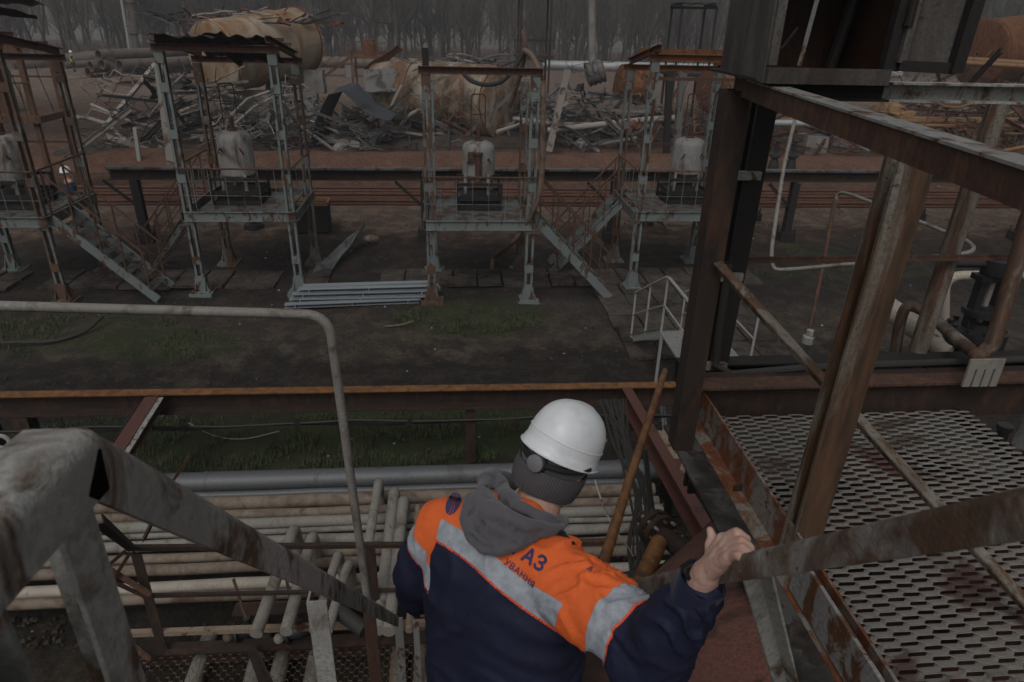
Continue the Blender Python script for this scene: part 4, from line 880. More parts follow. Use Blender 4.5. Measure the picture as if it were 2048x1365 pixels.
# boulders and slabs at right middle distance
for k, (px, py, w_) in enumerate(((1680, 296, 1.4), (1745, 300, 2.4), (1620, 305, 1.0))):
    q = Gp(px, py); q.z = .4
    tag(blk(q, (w_, 1.0, .8)).build('broken_slab', M['concrete']), ('cracked pale concrete slab chunk behind the rack, middle of the three', 'largest broken concrete slab behind the rack', 'smallest broken concrete chunk behind the rack')[k], 'concrete slab', 'broken slabs behind the rack')
for k, px in enumerate((1553, 1588)):
    q = Yp(px, 300, 26); v = thing('burnt_valve', ('left', 'right')[k]+' one of two charred upright valves behind the black column', 'valve', (q.x, 26, 0))
    MB().lathe([(0, 0), (.3, 0), (.3, .1), (.16, .15), (.2, .5), (.12, .8), (.22, .85), (.22, .95), (.08, 1.0), (.08, 1.5), (0, 1.5)], (q.x, 26, 0.0), n=12).build('body', M['scrap_black'], v, True)
    MB().tube([(q.x+.3*math.cos(i*.785), 26+.3*math.sin(i*.785), 1.5) for i in range(9)], .03, 6).build('handwheel', M['scrap_black'], v)

# ---------------------------------------------------------------- background workers
def small_person(name, label, base, h, face, vest, hatw=True, legs='trousers_dark'):
    """standing figure built as one skinned surface with clothes as children"""
    base = Vector(base); k = h/1.8
    def skin(nm, nodes, edges, m, parent=None, sub=1):
        me = bpy.data.meshes.new(nm); me.from_pydata([tuple(Matrix.Rotation(face, 3, 'Z') @ Vector(p)*k) for p, r in nodes], edges, [])
        o = bpy.data.objects.new(nm, me); COL.objects.link(o); pass
        o.modifiers.new('s', 'SKIN')
        for v, (p, r) in zip(me.skin_vertices[0].data, nodes): v.radius = (r*k, r*k); v.use_root = False
        me.skin_vertices[0].data[0].use_root = True
        o.modifiers.new('u', 'SUBSURF').levels = sub
        dg = bpy.context.evaluated_depsgraph_get(); me2 = bpy.data.meshes.new_from_object(o.evaluated_get(dg)); bpy.data.objects.remove(o)
        me2.name = nm; me2.materials.clear(); me2.materials.append(M[m]); me2.polygons.foreach_set('use_smooth', [True]*len(me2.polygons))
        o = bpy.data.objects.new(nm, me2); COL.objects.link(o)
        if parent: o.parent = parent
        else: o.location = base
        return o
    B = [((0, 0, .95), .13), ((0, 0, 1.2), .13), ((0, 0, 1.42), .12), ((0, .01, 1.52), .055), ((0, .02, 1.66), .095), ((-.18, 0, 1.4), .06), ((-.24, .02, 1.12), .045), ((-.2, .16, .95), .035), ((-.19, .22, .93), .03),
         ((.18, 0, 1.4), .06), ((.24, .0, 1.12), .045), ((.2, .16, 1.02), .035), ((.19, .22, 1.02), .03), ((-.1, 0, .85), .09), ((-.12, .02, .48), .06), ((-.12, 0, .08), .045), ((-.12, .14, .04), .04), ((.1, 0, .85), .09), ((.13, 0, .48), .06), ((.13, -.03, .08), .045), ((.13, .11, .04), .04)]
    E = [(0, 1), (1, 2), (2, 3), (3, 4), (2, 5), (5, 6), (6, 7), (7, 8), (2, 9), (9, 10), (10, 11), (11, 12), (0, 13), (13, 14), (14, 15), (15, 16), (0, 17), (17, 18), (18, 19), (19, 20)]
    body = skin(name, B, E, 'skin'); tag(body, label, 'person')
    J = [((0, 0, .92), .16), ((0, 0, 1.2), .165), ((0, 0, 1.42), .14), ((-.19, 0, 1.4), .075), ((-.25, .02, 1.12), .06), ((-.21, .15, .96), .05), ((.19, 0, 1.4), .075), ((.25, 0, 1.12), .06), ((.21, .15, 1.02), .05)]
    jk = skin('jacket', J, [(0, 1), (1, 2), (2, 3), (3, 4), (4, 5), (2, 6), (6, 7), (7, 8)], 'navy', body)
    if vest: skin('vest', [((0, 0, .9), .175), ((0, 0, 1.2), .18), ((0, 0, 1.44), .15)], [(0, 1), (1, 2)], 'vest', body)
    skin('trousers', [((0, 0, .92), .15), ((-.1, 0, .83), .105), ((-.12, .02, .48), .08), ((-.12, 0, .1), .065), ((.1, 0, .83), .105), ((.13, 0, .48), .08), ((.13, -.03, .1), .065)], [(0, 1), (1, 2), (2, 3), (0, 4), (4, 5), (5, 6)], 'trousers', body)
    mb = MB(); mb.lathe([(.135, 0), (.125, .02), (.12, .08), (.09, .13), (.04, .155), (0, .16)], (0, 0, 0), n=18)
    o = mb.build('hard_hat', M['helmet_far'], None, True); o.parent = body; o.location = Matrix.Rotation(face, 3, 'Z') @ Vector((0, .02, 1.68))*k; o.scale = (k, k*1.12, k)
    return body
M['skin'] = cloth('skin', (.42, .24, .18), (.36, .19, .14), .55, 60, .1, 0)
M['navy'] = cloth('navy_fabric', (.012, .016, .042), (.008, .011, .030), .7, 700, .15)
M['trousers'] = cloth('dark_trousers', (.02, .024, .04))
M['vest'] = cloth('lime_vest', (.38, .75, .04), (.3, .62, .03))
M['helmet_far'] = cloth('white_plastic_hat', (.75, .76, .78), (.7, .71, .73), .4, 10, 0, 0)
p = Gp(151, 148); small_person('person', 'distant worker in a lime-yellow vest and white hard hat facing the pipe stack', (p.x, p.y, 0), 1.85, -1.2, True)
q = Yp(130, 335, 19.4); small_person('person', 'worker behind the leftmost tower with only a white hard hat and shoulders in view', (q.x, 19.4, q.z-1.80), 1.8, 2.4, False)

# ================================================================ FOREGROUND: PIPES, STAIR, PLATFORM
RX0, RX1 = -5.6, 2.35
# zinc-clad pipe and rows of dusty pipes
def row(py, r, m, z, label, x0=RX0, x1=RX1, sag=0, nm='ground_pipe', grp='rows of dusty pipes beneath the stairs'):
    q = Gp(700, py, z); y = q.y; rr = random.Random(int(py)); pts = []
    n = 14
    for i in range(n+1):
        x = x0+(x1-x0)*i/n; pts.append((x, y+rr.uniform(-.006, .006), z+rr.uniform(-.006, .006)+sag*math.sin(i*.5)))
    mb = MB().tube(pts, r, 20)
    for i in range(1, n, 4): mb.tube([Vector(pts[i])-Vector((.008, 0, 0)), Vector(pts[i])+Vector((.008, 0, 0))], r+.004, 20)
    return tag(mb.build(nm, M[m], None, True), label, 'pipe', grp)
t = thing('clad_pipe', 'large zinc-clad grey pipe, farthest of the pipes beneath the stairs', 'pipe', Gp(700, 955, .5))
qa = Gp(300, 968, .52); ys = qa.y
xs_ = [-5.8, -4.2, -2.95, -1.7, -.55, .75, 2.0, 3.0]
for a, b_ in zip(xs_, xs_[1:]):
    MB().tube([(a, ys+.02, .5), (b_+.02, ys+.02, .5+.0)], [.128, .124], 24).build('cladding_section', M['pipe_grey'], t, True)
    MB().tube([(b_-.012, ys+.02, .5), (b_+.012, ys+.02, .5)], .134, 24).build('band', M['pipe_grey'], t, True)
rows = [(982, .045, 'pipe_grey', .5, 'thin grey pipe beside the zinc-clad one'), (999, .078, 'pipe_tan', .5, 'thick tan pipe, third from the zinc-clad one'), (1022, .055, 'pipe_tan', .5, 'rust-stained tan pipe nearer than the thick tan one'),
        (1041, .062, 'pipe_cream', .5, 'smooth cream pipe in the middle of the rows'), (1058, .032, 'pipe_cream', .48, 'thinnest cream pipe between two thicker ones'), (1077, .058, 'pipe_cream', .5, 'cream pipe just beyond the thin upper landing rail'),
        (1103, .05, 'pipe_tan', .45, 'tan pipe half hidden under the upper landing rail'), (1125, .058, 'pipe_tan', .42, 'mottled tan pipe, third nearest to the landing'), (1160, .062, 'pipe_white', .40, 'clean whitish pipe, second nearest to the landing'), (1181, .052, 'pipe_tan', .40, 'grimy pipe nearest to the landing')]
for py, r, m, z, lb in rows: row(py, r, m, z, lb)
# rack sleepers under them
mb = MB()
# risers running toward the viewer with elbows down at the far end
GR = 'pale pipes lying crossways over the rows'
rs = [((758, 958), (737, 1090), .055, .88), ((789, 977), (757, 1262), .068, .80), ((808, 994), (777, 1264), .068, .80), ((837, 1005), (818, 1262), .036, .85), ((590, 1052), (512, 1268), .062, .86), ((626, 1066), (572, 1264), .062, .80), ((678, 1102), (628, 1262), .05, .80), ((699, 1120), (655, 1262), .05, .80)]
nm_ = ['slim pale pipe left of the tall pair crossing the rows', 'left pipe of the tall pale pair crossing the rows', 'right pipe of the tall pale pair crossing the rows', 'thin pale pipe just left of the man crossing the rows', 'leftmost pale crossing pipe with a hooked far end', 'second pale crossing pipe from the left with rounded elbow', 'flat-topped short crossing pipe behind the stair handrail', 'short pale crossing pipe beside the tall handrail pipe']
for (a, b_, r, z), lb in zip(rs, nm_):
    A = Gp(*a, z); B = Gp(*b_, z); B.x = (B.x+Gp(b_[0], b_[1], z).x)/2
    d = (A-B).normalized(); pts = [B, A-d*.05]; el = rounded([B, A, A+Vector((0, 0, -.5))+d*.04], .13, 6)
    tag(MB().tube(el, r*.88, 16).build('cross_pipe', M['pipe_cream'] if r > .04 else M['pipe_tan'], None, True), lb, 'pipe', GR)
pipe_([Gp(668, 1215, .75), Gp(730, 1262, .7)], .07, 'hose', 'dark pipe stub slanting behind the nearest handrail post', 'pipe_stub')
# support beam and black saddle parts under the crossing pipes
sb = thing('pipe_support', 'dark rusty beam support below the crossing pipes with black steel block', 'pipe support', Gp(640, 1230, .2))
MB().bar(Gp(470, 1236, .35), Gp(700, 1226, .35), .14, .2, 'I', .02).build('beam', M['rust_dark'], sb)
MB().bar(Gp(470, 1218, .42), Gp(700, 1208, .42), .12, .03).build('top_plate', M['red_primer'], sb)
# small valves near the landing
def small_valve(px, py, z, label, lever):
    q = Gp(px, py, z); v = thing('lever_valve', label, 'valve', q)
    MB().lathe([(0, -.12), (.09, -.12), (.09, -.1), (.05, -.09), (.07, 0), (.05, .09), (.09, .1), (.09, .12), (0, .12)], q, (1, .25, .1), 16).build('body', M['valve'], v, True)
    MB().tube([q, q+Vector((0, 0, .14))], .035, 10).build('bonnet', M['valve'], v, True)
    MB().tube(rounded([q+Vector((0, 0, .13)), q+Vector((-.06, .1, .2)), q+lever], .04), .014, 8).build('lever', M['rust'], v, True)
    MB().ball(q+Vector((-.17, -.05, -.03)), .05, 7).build('end_cap', M['scrap_pale'], v, True)
    return v
small_valve(497, 1258, .45, 'black lever valve left of the hooked crossing pipe by the landing', Vector((-.17, .3, .32)))
small_valve(598, 1262, .45, 'black lever valve between the crossing pipes by the landing', Vector((-.13, .28, .35)))

# ---------------------------------------------------------------- rack beam across the middle, with brackets and cables
rb = thing('cable_rack', 'long rusty steel channel beam with orange top edge crossing the middle of the view', 'steel beam', (.19, 7.85, 0))
def yz(px, py, Y=7.85): return Yp(px, py, Y)
a = yz(-60, 805); b_ = yz(1352, 783)
MB().bar(a+Vector((0, 0, -.03)), b_+Vector((0, 0, -.03)), .13, .26, 'C', .014).build('beam', M['rust_dark'], rb)
MB().bar(a+Vector((0, -.01, .108)), b_+Vector((0, -.01, .108)), .145, .016).build('top_flange', M['rod_orange'], rb)
MB().bar(a+Vector((0, -.03, -.16)), b_+Vector((0, -.03, -.16)), .16, .018).build('bottom_flange', M['rust_dark'], rb)
for px, w_ in ((40, .2), (941, .13), (-40, .2)):
    q = yz(px, 815); MB().bar((q.x, 7.85, .0), (q.x, 7.85, a.z-.17+(.02 if px > 500 else 0)), w_, w_, 'I', .014, up=(0, 1, 0)).build('post', M['rust_dark'], rb)
for px in (130, 305, 372, 597, 820, 1030, 1215, 1262):
    q = yz(px, 830); mb = MB(); mb.bar((q.x, 7.72, q.z+.02), (q.x, 7.72, q.z-.17), .05, .02); 
    mb.bar((q.x-.05, 7.7, q.z-.06), (q.x+.05, 7.7, q.z-.06), .02, .03); mb.build('hanger', M['soot'], rb)
for k in range(4):
    pts = []; z0 = yz(500, 836).z-.03*k
    for i in range(30):
        x = -7.4+i*.4; pts.append((x, 7.74+.03*k+.01*math.sin(i*2.1+k), z0+(x+1)*.002-.05*abs(math.sin(i*.42+k*.3))-.0))
    MB().tube(pts, .014, 6).build('cable', M['hose'], rb)
# cross beams toward the viewer
def crossbeam(p, q, w_, h_, m, label, kind='I'):
    o = thing('cross_beam', label, 'steel beam', q); MB().bar(p, q, w_, h_, kind, .014).build('beam', M[m], o); return o
zb_ = a.z-.03
P0 = yz(312, 800); P1 = Gp(215, 950, P0.z-.02); cb = crossbeam(P0+Vector((0, -.09, 0)), P1, .16, .2, 'red_primer', 'red-brown beam running from the long rack beam toward the left handrail', 'C2')
MB().bar(P0+Vector((.09, -.09, .08)), P1+Vector((.09, 0, .08)), .1, .012).build('pale_strip', M['pale_rail'], cb)
mb = MB()
for k in range(3): mb.tube([P0+Vector((-.12-.03*k, -.1, -.02)), P1+Vector((-.13-.03*k, 0, -.02))], .013, 6)
mb.build('cable', M['soot'], cb)
P0 = yz(1248, 785); P1 = Gp(1415, 1080, P0.z-.03); crossbeam(P0+Vector((0, -.09, 0)), P1, .13, .26, 'red_primer', 'dull red beam slanting from the rack beam down to the red tank', 'C')
# right black base of the corner posts
bs = thing('plinth', 'black steel plinth block under the front corner posts', 'plinth', Gp(1385, 930))
q = Gp(1388, 935, .7); MB().box((q.x, q.y+.2, .35), (.42, .5, .7)).build('block', M['soot'], bs)
MB().box((q.x+.1, q.y+.3, .73), (.8, .9, .03)).build('plate', M['mesh'], bs)
MB().bar(Vector(Gp(1325, 812, .6)), Vector(Gp(1334, 900, .0)), .05, .05, 'L', .008).build('white_strut', M['white_rail'], bs)

# ---------------------------------------------------------------- lower landing with railing
LZ = .35
ld = thing('landing', 'lower landing of expanded mesh with rusty angle-iron railing at the foot of the stairs', 'landing', (-.5, 4, LZ))
def ly(px, py, Y=4.6): return Yp(px, py, Y)
for (xa, ya, xb, yb, w_, m) in ((262, 1096, 905, 1089, .04, 'rust_dark'), (292, 1192, 905, 1178, .03, 'rust_dark'), (236, 1268, 905, 1244, .05, 'mesh')):
    MB().bar(ly(xa, ya), ly(xb, yb), w_, w_, 'L2', .006).build('rail', M[m], ld)
MB().bar(ly(860, 1091), ly(1215, 1084), .045, .045, 'L2', .006).build('rail', M['rust'], ld)
for px, py, Yv, zt in ((275, 1105, 4.6, None), (741, 1092, 4.6, None), (1095, 1086, 4.6, None)):
    q = ly(px, py); MB().bar(q, Vector((q.x, 4.6, LZ-.1)), .085, .06, 'L', .008, up=(0, 1, 0)).build('rail_post', M['rust_dark'], ld)
q = ly(505, 1262); MB().bar(Vector((q.x, 4.5, LZ+.05)), Dp(555, 1420, 3.4), .07, .05, 'L', .008).build('rail_post', M['rust_dark'], ld)
# side rail running toward the viewer on the left and its bracing
E0 = ly(262, 1096)
MB().bar(E0, Dp(195, 1040, 3.4), .05, .05, 'L', .006).build('rail', M['soot'], ld)
for a_, b_ in (((290, 1192), (190, 1146)), ((236, 1268), (300, 1320)), ((250, 1100), (190, 1150)), ((256, 1108), (205, 1190)), ((285, 1080), (330, 990)), ((205, 1130), (300, 1190))):
    MB().bar(ly(*a_), ly(*b_, 4.4), .035, .035, 'L', .005).build('brace', M['rust'], ld)
MB().bar(ly(378, 912, 5.2), ly(328, 985, 5.0), .03, .03, 'L', .005).build('brace', M['rust'], ld)
# edge channel and expanded mesh floor
MB().bar((-3.3, 4.62, LZ-.1), (1.0, 4.62, LZ-.1), .08, .2, 'C', .01).build('edge_channel', M['rust_dark'], ld)
MB().bar((-3.3, 4.54, LZ+.01), (1.0, 4.54, LZ+.01), .06, .02).build('edge_lip', M['rust_dark'], ld)
_dj = lambda x, y: .006*noise.noise(Vector((x*1.7, y*1.7, 2)))+.0025*noise.noise(Vector((x*9, y*9, 5)))
def exp_mesh(x0, x1, y0, y1, px_, py_, wd, th, z, tilt=0, flat=.28):
    """expanded metal: wavy strands meeting at the knuckles; every strand tilted like slit and stretched sheet"""
    mb = MB(); ny = int((y1-y0)/py_); nx = int((x1-x0)/px_)
    for j in range(ny):
        y = y0+(j+.5)*py_; ph = (j % 2); up = []; 
        for i in range(nx+1):
            for (f, s) in ((-flat/2, 1), (flat/2, 1), (.5-flat/2, -1), (.5+flat/2, -1)):
                x = x0+(i+f)*px_
                if x < x0 or x > x1: continue
                up.append((x, y+(s if ph == 0 else -s)*(py_/2-wd*.12)))
        dz = tilt*wd/2; n0 = len(mb.v); vs = []
        for (x, yy) in up:
            zz = z+_dj(x, yy); yy += .0012*noise.noise(Vector((x*30, yy*30, 1))); vs += [(x, yy-wd/2, zz+dz), (x, yy+wd/2, zz-dz), (x, yy+wd/2, zz-dz-th), (x, yy-wd/2, zz+dz-th)]
        fs = []
        for k in range(len(up)-1):
            a = k*4; b = a+4; fs += [(a, b, b+1, a+1), (a+1, b+1, b+2, a+2), (a+3, a+2, b+2, b+3), (a, a+3, b+3, b)]
        mb.add(vs, fs)
    return mb
exp_mesh(-3.2, -.3, 2.9, 4.52, .085, .042, .010, .003, LZ, .6, .3).build('mesh_floor', M['mesh'], ld)
MB().bar((-3.3, 3.55, LZ-.05), (.6, 3.62, LZ-.05), .05, .06, 'L', .008).build('floor_bar', M['rust'], ld)
pads = thing('pipe_bundle', 'pale stub pipes seen through the mesh floor of the lower landing', 'pipes', (-.8, 3.6, 0))
for px in (528, 575, 640, 800, 845, 420):
    q = Gp(px, 1300, .0); MB().tube([(q.x, q.y+.1, .12), (q.x+.02, q.y-.9, .12)], .075, 14).build('stub', M['pipe_cream'] if px < 700 else M['pipe_tan'], pads, True)

# ---------------------------------------------------------------- stair the man walks down
XR, XL = .484, -.35
RD = Vector((0, 1.703-.426, 3.809-5.223)).normalized()
st = thing('stairway', 'steep rusty open steel stair with chipped grey handrails, under the man', 'stairway', (.07, .3, 0))
TY, TZ = .42, 3.95                                             # top step
slope = RD
for x in (XL+.03, XR-.03):
    MB().bar(Vector((x, TY, TZ-.1)), Vector((x, TY, TZ-.1))+slope*4.8, .06, .2, 'C' if x > 0 else 'C2', .01).build('stringer', M['grey_paint'], st)
k = 0; z = TZ-.2
while z > LZ+.1:
    y = TY+(TZ-z)*(RD.y/-RD.z); mb = MB()
    mb.box(((XL+XR)/2, y+.0, z), (XR-XL-.12, .02, .03)); mb.box(((XL+XR)/2, y+.2, z), (XR-XL-.12, .02, .03))
    for i in range(12): xx = XL+.1+i*(XR-XL-.2)/11; mb.box((xx, y+.1, z), (.006, .2, .026))
    mb.build('tread', M['rust_dark'], st); z -= .2
# right handrail: angle iron, flat face up and toward the viewer
r0 = Xp(2048, 1032, XR)-RD*.35; r1 = Xp(1200, 1190, XR)+RD*1.6
hr = MB().bar(r0, r1, .043, .043, 'R3', .006, up=(0, 0, 1)).build('handrail', M['rail_right'], st, True)
MB().bar(r0+Vector((0, -1.0, 0)), r0, .043, .043, 'R3', .006).build('handrail_top', M['rail_right'], st, True)
MB().bar(r0+Vector((0, -.5, 0)), Vector((r0.x, r0.y-.5, 3.95)), .045, .045, 'L', .006, up=(0, 1, 0)).build('handrail_post', M['rail_right'], st)
def post_at(px, py, X, top, m, w_=.05, z1=None, k_='L'):
    p = Xp(px, py, X); q = Vector((p.x, p.y, z1 if z1 is not None else TZ-(p.y-TY)*(-RD.z/RD.y)-.1))
    return MB().bar(p, q, w_, w_, k_, .006, up=(0, 1, 0)).build('handrail_post', M[m], st)
MB().bar(Xp(1512, 1142, XR), Dp(1580, 1400, 1.42), .036, .036, 'L3', .005).build('handrail_post', M['pale_rail'], st)
post_at(1330, 1180, XR+.01, 0, 'grey_paint')
# left handrail
l1 = Xp(250, 985, XL); l2 = Xp(635, 1170, XL); ldv = (l2-l1).normalized(); lt = Xp(118, 925, XL)
LR = MB().bar(lt-ldv*.0, l1+ldv*3.2, .062, .062, 'R2', .006, up=(0, 0, 1)).build('handrail', M['pale_rail'], st, True)
MB().bar(lt+Vector((0, -.35, 0.03)), lt+Vector((0, .012, -.006)), .062, .062, 'R2', .006).build('handrail_top', M['pale_rail'], st, True)
pa = Xp(112, 965, XL); MB().bar(pa+Vector((-.004, -.02, 0)), Vector((pa.x, pa.y-.02, 3.9)), .05, .05, 'L2', .005, up=(0, 1, 0)).build('handrail_post', M['pale_rail'], st)
MB().bar(pa+Vector((-.05, -.11, -.02)), Vector((pa.x-.05, pa.y-.11, 3.9)), .07, .06, 'C', .006, up=(0, 1, 0)).build('corner_post', M['grey_paint'], st)
for px, py, m in ((636, 1190, 'pale_rail'), (740, 1218, 'rust'), (797, 1230, 'grey_paint'), (832, 1240, 'grey_paint'), (850, 1244, 'rust')): post_at(px, py, XL-.01, 0, m)
# tall bent handrail pipe at left
q = Dp(700, 940, 3.0); Yh = q.y
hp = [Yp(-120, 609, Yh), Yp(300, 620, Yh), Yp(600, 628, Yh), Yp(657, 630, Yh), Yp(664, 690, Yh)]
lo = Yp(740, 1235, Yh)
tag(MB().tube(rounded([hp[0], hp[3], Vector(((hp[3].x+lo.x)/2, Yh, (hp[3].z+lo.z)/2)), lo, Vector((lo.x, lo.y, .3))], .1, 7), .0195, 14).build('guard_pipe', M['guard'], None, True), 'long thin pale guard pipe bent down at its right end, left of the man', 'pipe')

# ---------------------------------------------------------------- right platform
DZ = 3.95
pf = thing('platform', 'rusty steel platform with expanded-metal deck to the right of the man', 'platform', (1.7, 1.7, DZ))
exp_mesh(1.14, 2.42, .35, 2.62, .125, .0185, .0255, .004, DZ, .55, .40).build('deck', M['deck'], pf)
# toe boards (vertical plate with outward flange)
p_t = Xp(1395, 760, 1.10)
MB().bar((1.11, 2.7, DZ+.02), (1.11, .3, DZ+.02), .07, .16, 'L', .01).build('toe_board', M['toe'], pf)
MB().bar((1.02, 2.62, DZ-.06), (1.02, .3, DZ-.06), .12, .014).build('outer_flange', M['grimy'], pf)
MB().bar((1.095, 1.6, DZ+.035), (1.095, .3, DZ+.035), .012, .15).build('toe_plate', M['toe_pale'], pf)
# far beam
MB().bar((1.1, 2.72, DZ+.03), (4.2, 2.74, DZ+.03), .13, .2, 'C2', .012).build('edge_beam', M['rust_dark'], pf)
MB().bar((1.1, 2.66, DZ+.135), (4.2, 2.68, DZ+.135), .1, .012).build('beam_flange', M['rust'], pf)
MB().bar((1.1, 2.92, DZ+.06), (4.2, 2.95, DZ+.06), .09, .12, 'C', .01).build('outer_beam', M['soot'], pf)
for y in (.9, 1.5, 2.1): MB().bar((1.1, y, DZ-.06), (2.45, y, DZ-.06), .05, .08, 'L', .008).build('joist', M['rust_dark'], pf)
MB().bar((2.44, .3, DZ-.05), (2.44, 2.65, DZ-.05), .05, .07, 'L', .008).build('joist', M['rust_dark'], pf)
# posts
MB().bar((.985, 2.45, 3.90), (.985, 2.45, 5.38), .085, .085, 'C2', .012, up=(0, 1, 0)).build('front_post', M['rust_dark'], pf)
MB().bar((1.275, 2.9, 3.3), (1.30, 2.9, 5.36), .085, .085, 'I', .02, up=(0, 1, 0)).build('black_post', M['soot'], pf)
for z_ in (4.08, 4.54, 5.0): MB().box((1.255, 2.85, z_), (.12, .03, .035)).build('clamp', M['grey_paint'], pf)
MB().tube([(1.24, 2.84, 4.6), (1.24, 2.83, 4.3), (1.25, 2.82, 4.1), (1.32, 2.78, 4.07), (1.7, 2.78, 4.10), (3.6, 2.8, 4.13)], .018, 8).build('cable', M['hose'], pf)
q0 = Gp(1592, 1112, DZ)
MB().bar((1.165, 1.74, 3.2), (1.205, 1.74, 5.3), .102, .07, 'C', .012, up=(0, 1, 0)).build('column', M['column'], pf)
MB().bar((1.165+.0, 1.782, 3.2), (1.205, 1.782, 5.3), .088, .012, up=(0, 1, 0)).build('column_back', M['pale_rail'], pf)
q2 = Gp(1830, 745, DZ)
MB().tube([(2.4, 3.0, 3.9), (2.42, 3.0, 5.33)], .044, 14).build('rear_post', M['post_rust'], pf, True)
MB().bar((3.2, 3.0, 3.9), (3.22, 3.0, 5.33), .09, .09, 'C', .01, up=(0, 1, 0)).build('rear_post', M['rust'], pf)
# top rails
ta0, ta1 = Vector((1.0, 2.50, 5.39)), Vector((1.28, .98, 5.33))
ta0 = Yp(1482, 172, 2.5); ta1 = Gp(2048, 372, ta0.z-.01)
MB().bar(ta0, ta0+(ta1-ta0)*2.3, .05, .056, 'C2', .008).build('top_rail', M['rust'], pf)
MB().bar(ta0+Vector((0, 0, .032)), ta0+(ta1-ta0)*2.3+Vector((0, 0, .032)), .06, .006).build('top_rail_flange', M['grey_paint'], pf)
tb0 = Yp(1478, 178, 2.62); tb1 = Yp(2120, 190, 2.62)
MB().bar(tb0, tb0.lerp(tb1, .45), .06, .07, 'C', .008).build('cross_rail', M['soot'], pf)
MB().bar(tb0.lerp(tb1, .45), tb1, .06, .07, 'C', .008).build('cross_rail', M['pale_rail'], pf)
ma, mb_ = Yp(1440, 521, 2.92), Yp(2120, 514, 2.92); MB().bar(ma, mb_, .03, .022, 'L', .005).build('mid_rail', M['rust'], pf)
b0 = Yp(1430, 532, 2.40); b1 = Gp(2110, 1285, DZ+.03); MB().bar(b0, b1, .045, .045, 'L3', .006).build('brace', M['column'], pf)
# cabinet
cb = thing('burnt_cabinet', 'scorched steel cabinet with its door hanging open, on the top rails at upper right', 'cabinet', (1.5, 2.4, 5.42))
cfl = Yp(1527, 166, 2.12); cbl = Yp(1442, 150, 2.62); cfr = Yp(1770, 166, 2.12); zb = cfl.z; x0, x1 = cfl.x, cfr.x; H_ = .62
def panel(nm, a, b_, m, th=.006, z0=zb, z1=None, up=H_): 
    a, b_ = Vector(a), Vector(b_); d = (b_-a).normalized(); n = Vector((-d.y, d.x, 0))*th; P = [Vector((p.x, p.y, z)) for z in (z0, z0+up) for p in (a, b_, b_+n, a+n)]
    return MB().add(P, [(0, 1, 5, 4), (1, 2, 6, 5), (2, 3, 7, 6), (3, 0, 4, 7), (0, 3, 2, 1), (4, 5, 6, 7)]).build(nm, M[m], cb)
panel('side_panel', (cfl.x, cfl.y, 0), (cbl.x, 2.62, 0), 'cabinet')
panel('back_panel', (cbl.x, 2.62, 0), (x1+.1, 2.62, 0), 'cabinet_in')
panel('side_panel', (x1, cfl.y, 0), (x1+.1, 2.62, 0), 'cabinet_in')
MB().box(((x0+x1)/2, 2.37, zb+.004), (x1-x0, .5, .008)).build('floor_panel', M['soot'], cb)
MB().box(((x0+x1)/2, 2.37, zb+H_), (x1-x0+.1, .52, .008)).build('roof_panel', M['soot'], cb)
mb = MB().bar((x0, cfl.y-.012, zb+.022), (x1, cfl.y-.012, zb+.022), .02, .045); mb.build('sill', M['cabinet'], cb)
MB().bar((x0+.012, cfl.y-.008, zb+.05), (x0+.012, cfl.y-.008, zb+H_), .026, .014, up=(0, 1, 0)).build('door_frame', M['cabinet'], cb)
MB().bar((x1, cfl.y-.0, zb+.04), (x1+.01, cfl.y, zb+H_), .05, .03, up=(0, 1, 0)).build('door_frame', M['soot'], cb)
q = Yp(1596, 136, 2.3); MB().bar((q.x, 2.3, zb+.04), (q.x+.05, 2.3, zb+H_), .014, .014, 'L', .003, up=(0, 1, 0)).build('inner_bar', M['grey_paint'], cb)
q = Yp(1690, 130, 2.4); MB().tube([(q.x, 2.5, zb), (q.x+.02, 2.48, zb+.2), (q.x+.03, 2.4, zb+H_)], .02, 8).build('conduit', M['soot'], cb)
MB().tube([(x0+.06, 2.4, zb+.05), (x0+.16, 2.38, zb+.09), (x0+.2, 2.38, zb+.15)], .006, 6).build('wire', M['hose'], cb)
# open door: leaf swung to the right, hinged at the frame
dr = thing('x', 'x', 'x'); bpy.data.objects.remove(dr)
da = Vector((x1+.02, cfl.y-.01, 0)); db = Yp(1905, 140, 2.02); db = Vector((db.x, db.y, 0))
dz0 = Yp(1780, 140, 2.1).z
door = panel('door', da, db, 'cabinet', .008, dz0, up=H_)
d_ = (db-da).normalized()
for (a, b_) in ((Vector((da.x, da.y-.012, dz0+.012)), Vector((db.x, db.y-.012, dz0+.012))),): o = MB().bar(a, b_, .018, .03).build('door_lip', M['soot'], door)
MB().bar(Vector((db.x, db.y-.01, dz0)), Vector((db.x+.015, db.y-.01, dz0+H_)), .035, .03, up=(0, 1, 0)).build('door_edge', M['soot'], door)
MB().bar(Vector((da.x, da.y-.012, dz0+.02)), Vector((da.x+.01, da.y-.012, dz0+H_)), .022, .02, up=(0, 1, 0)).build('door_edge', M['cabinet'], door)
for z_ in (.12, .4): MB().tube([(da.x-.01, da.y-.02, dz0+z_), (da.x-.01, da.y-.02, dz0+z_+.07)], .012, 8).build('hinge', M['soot'], door)

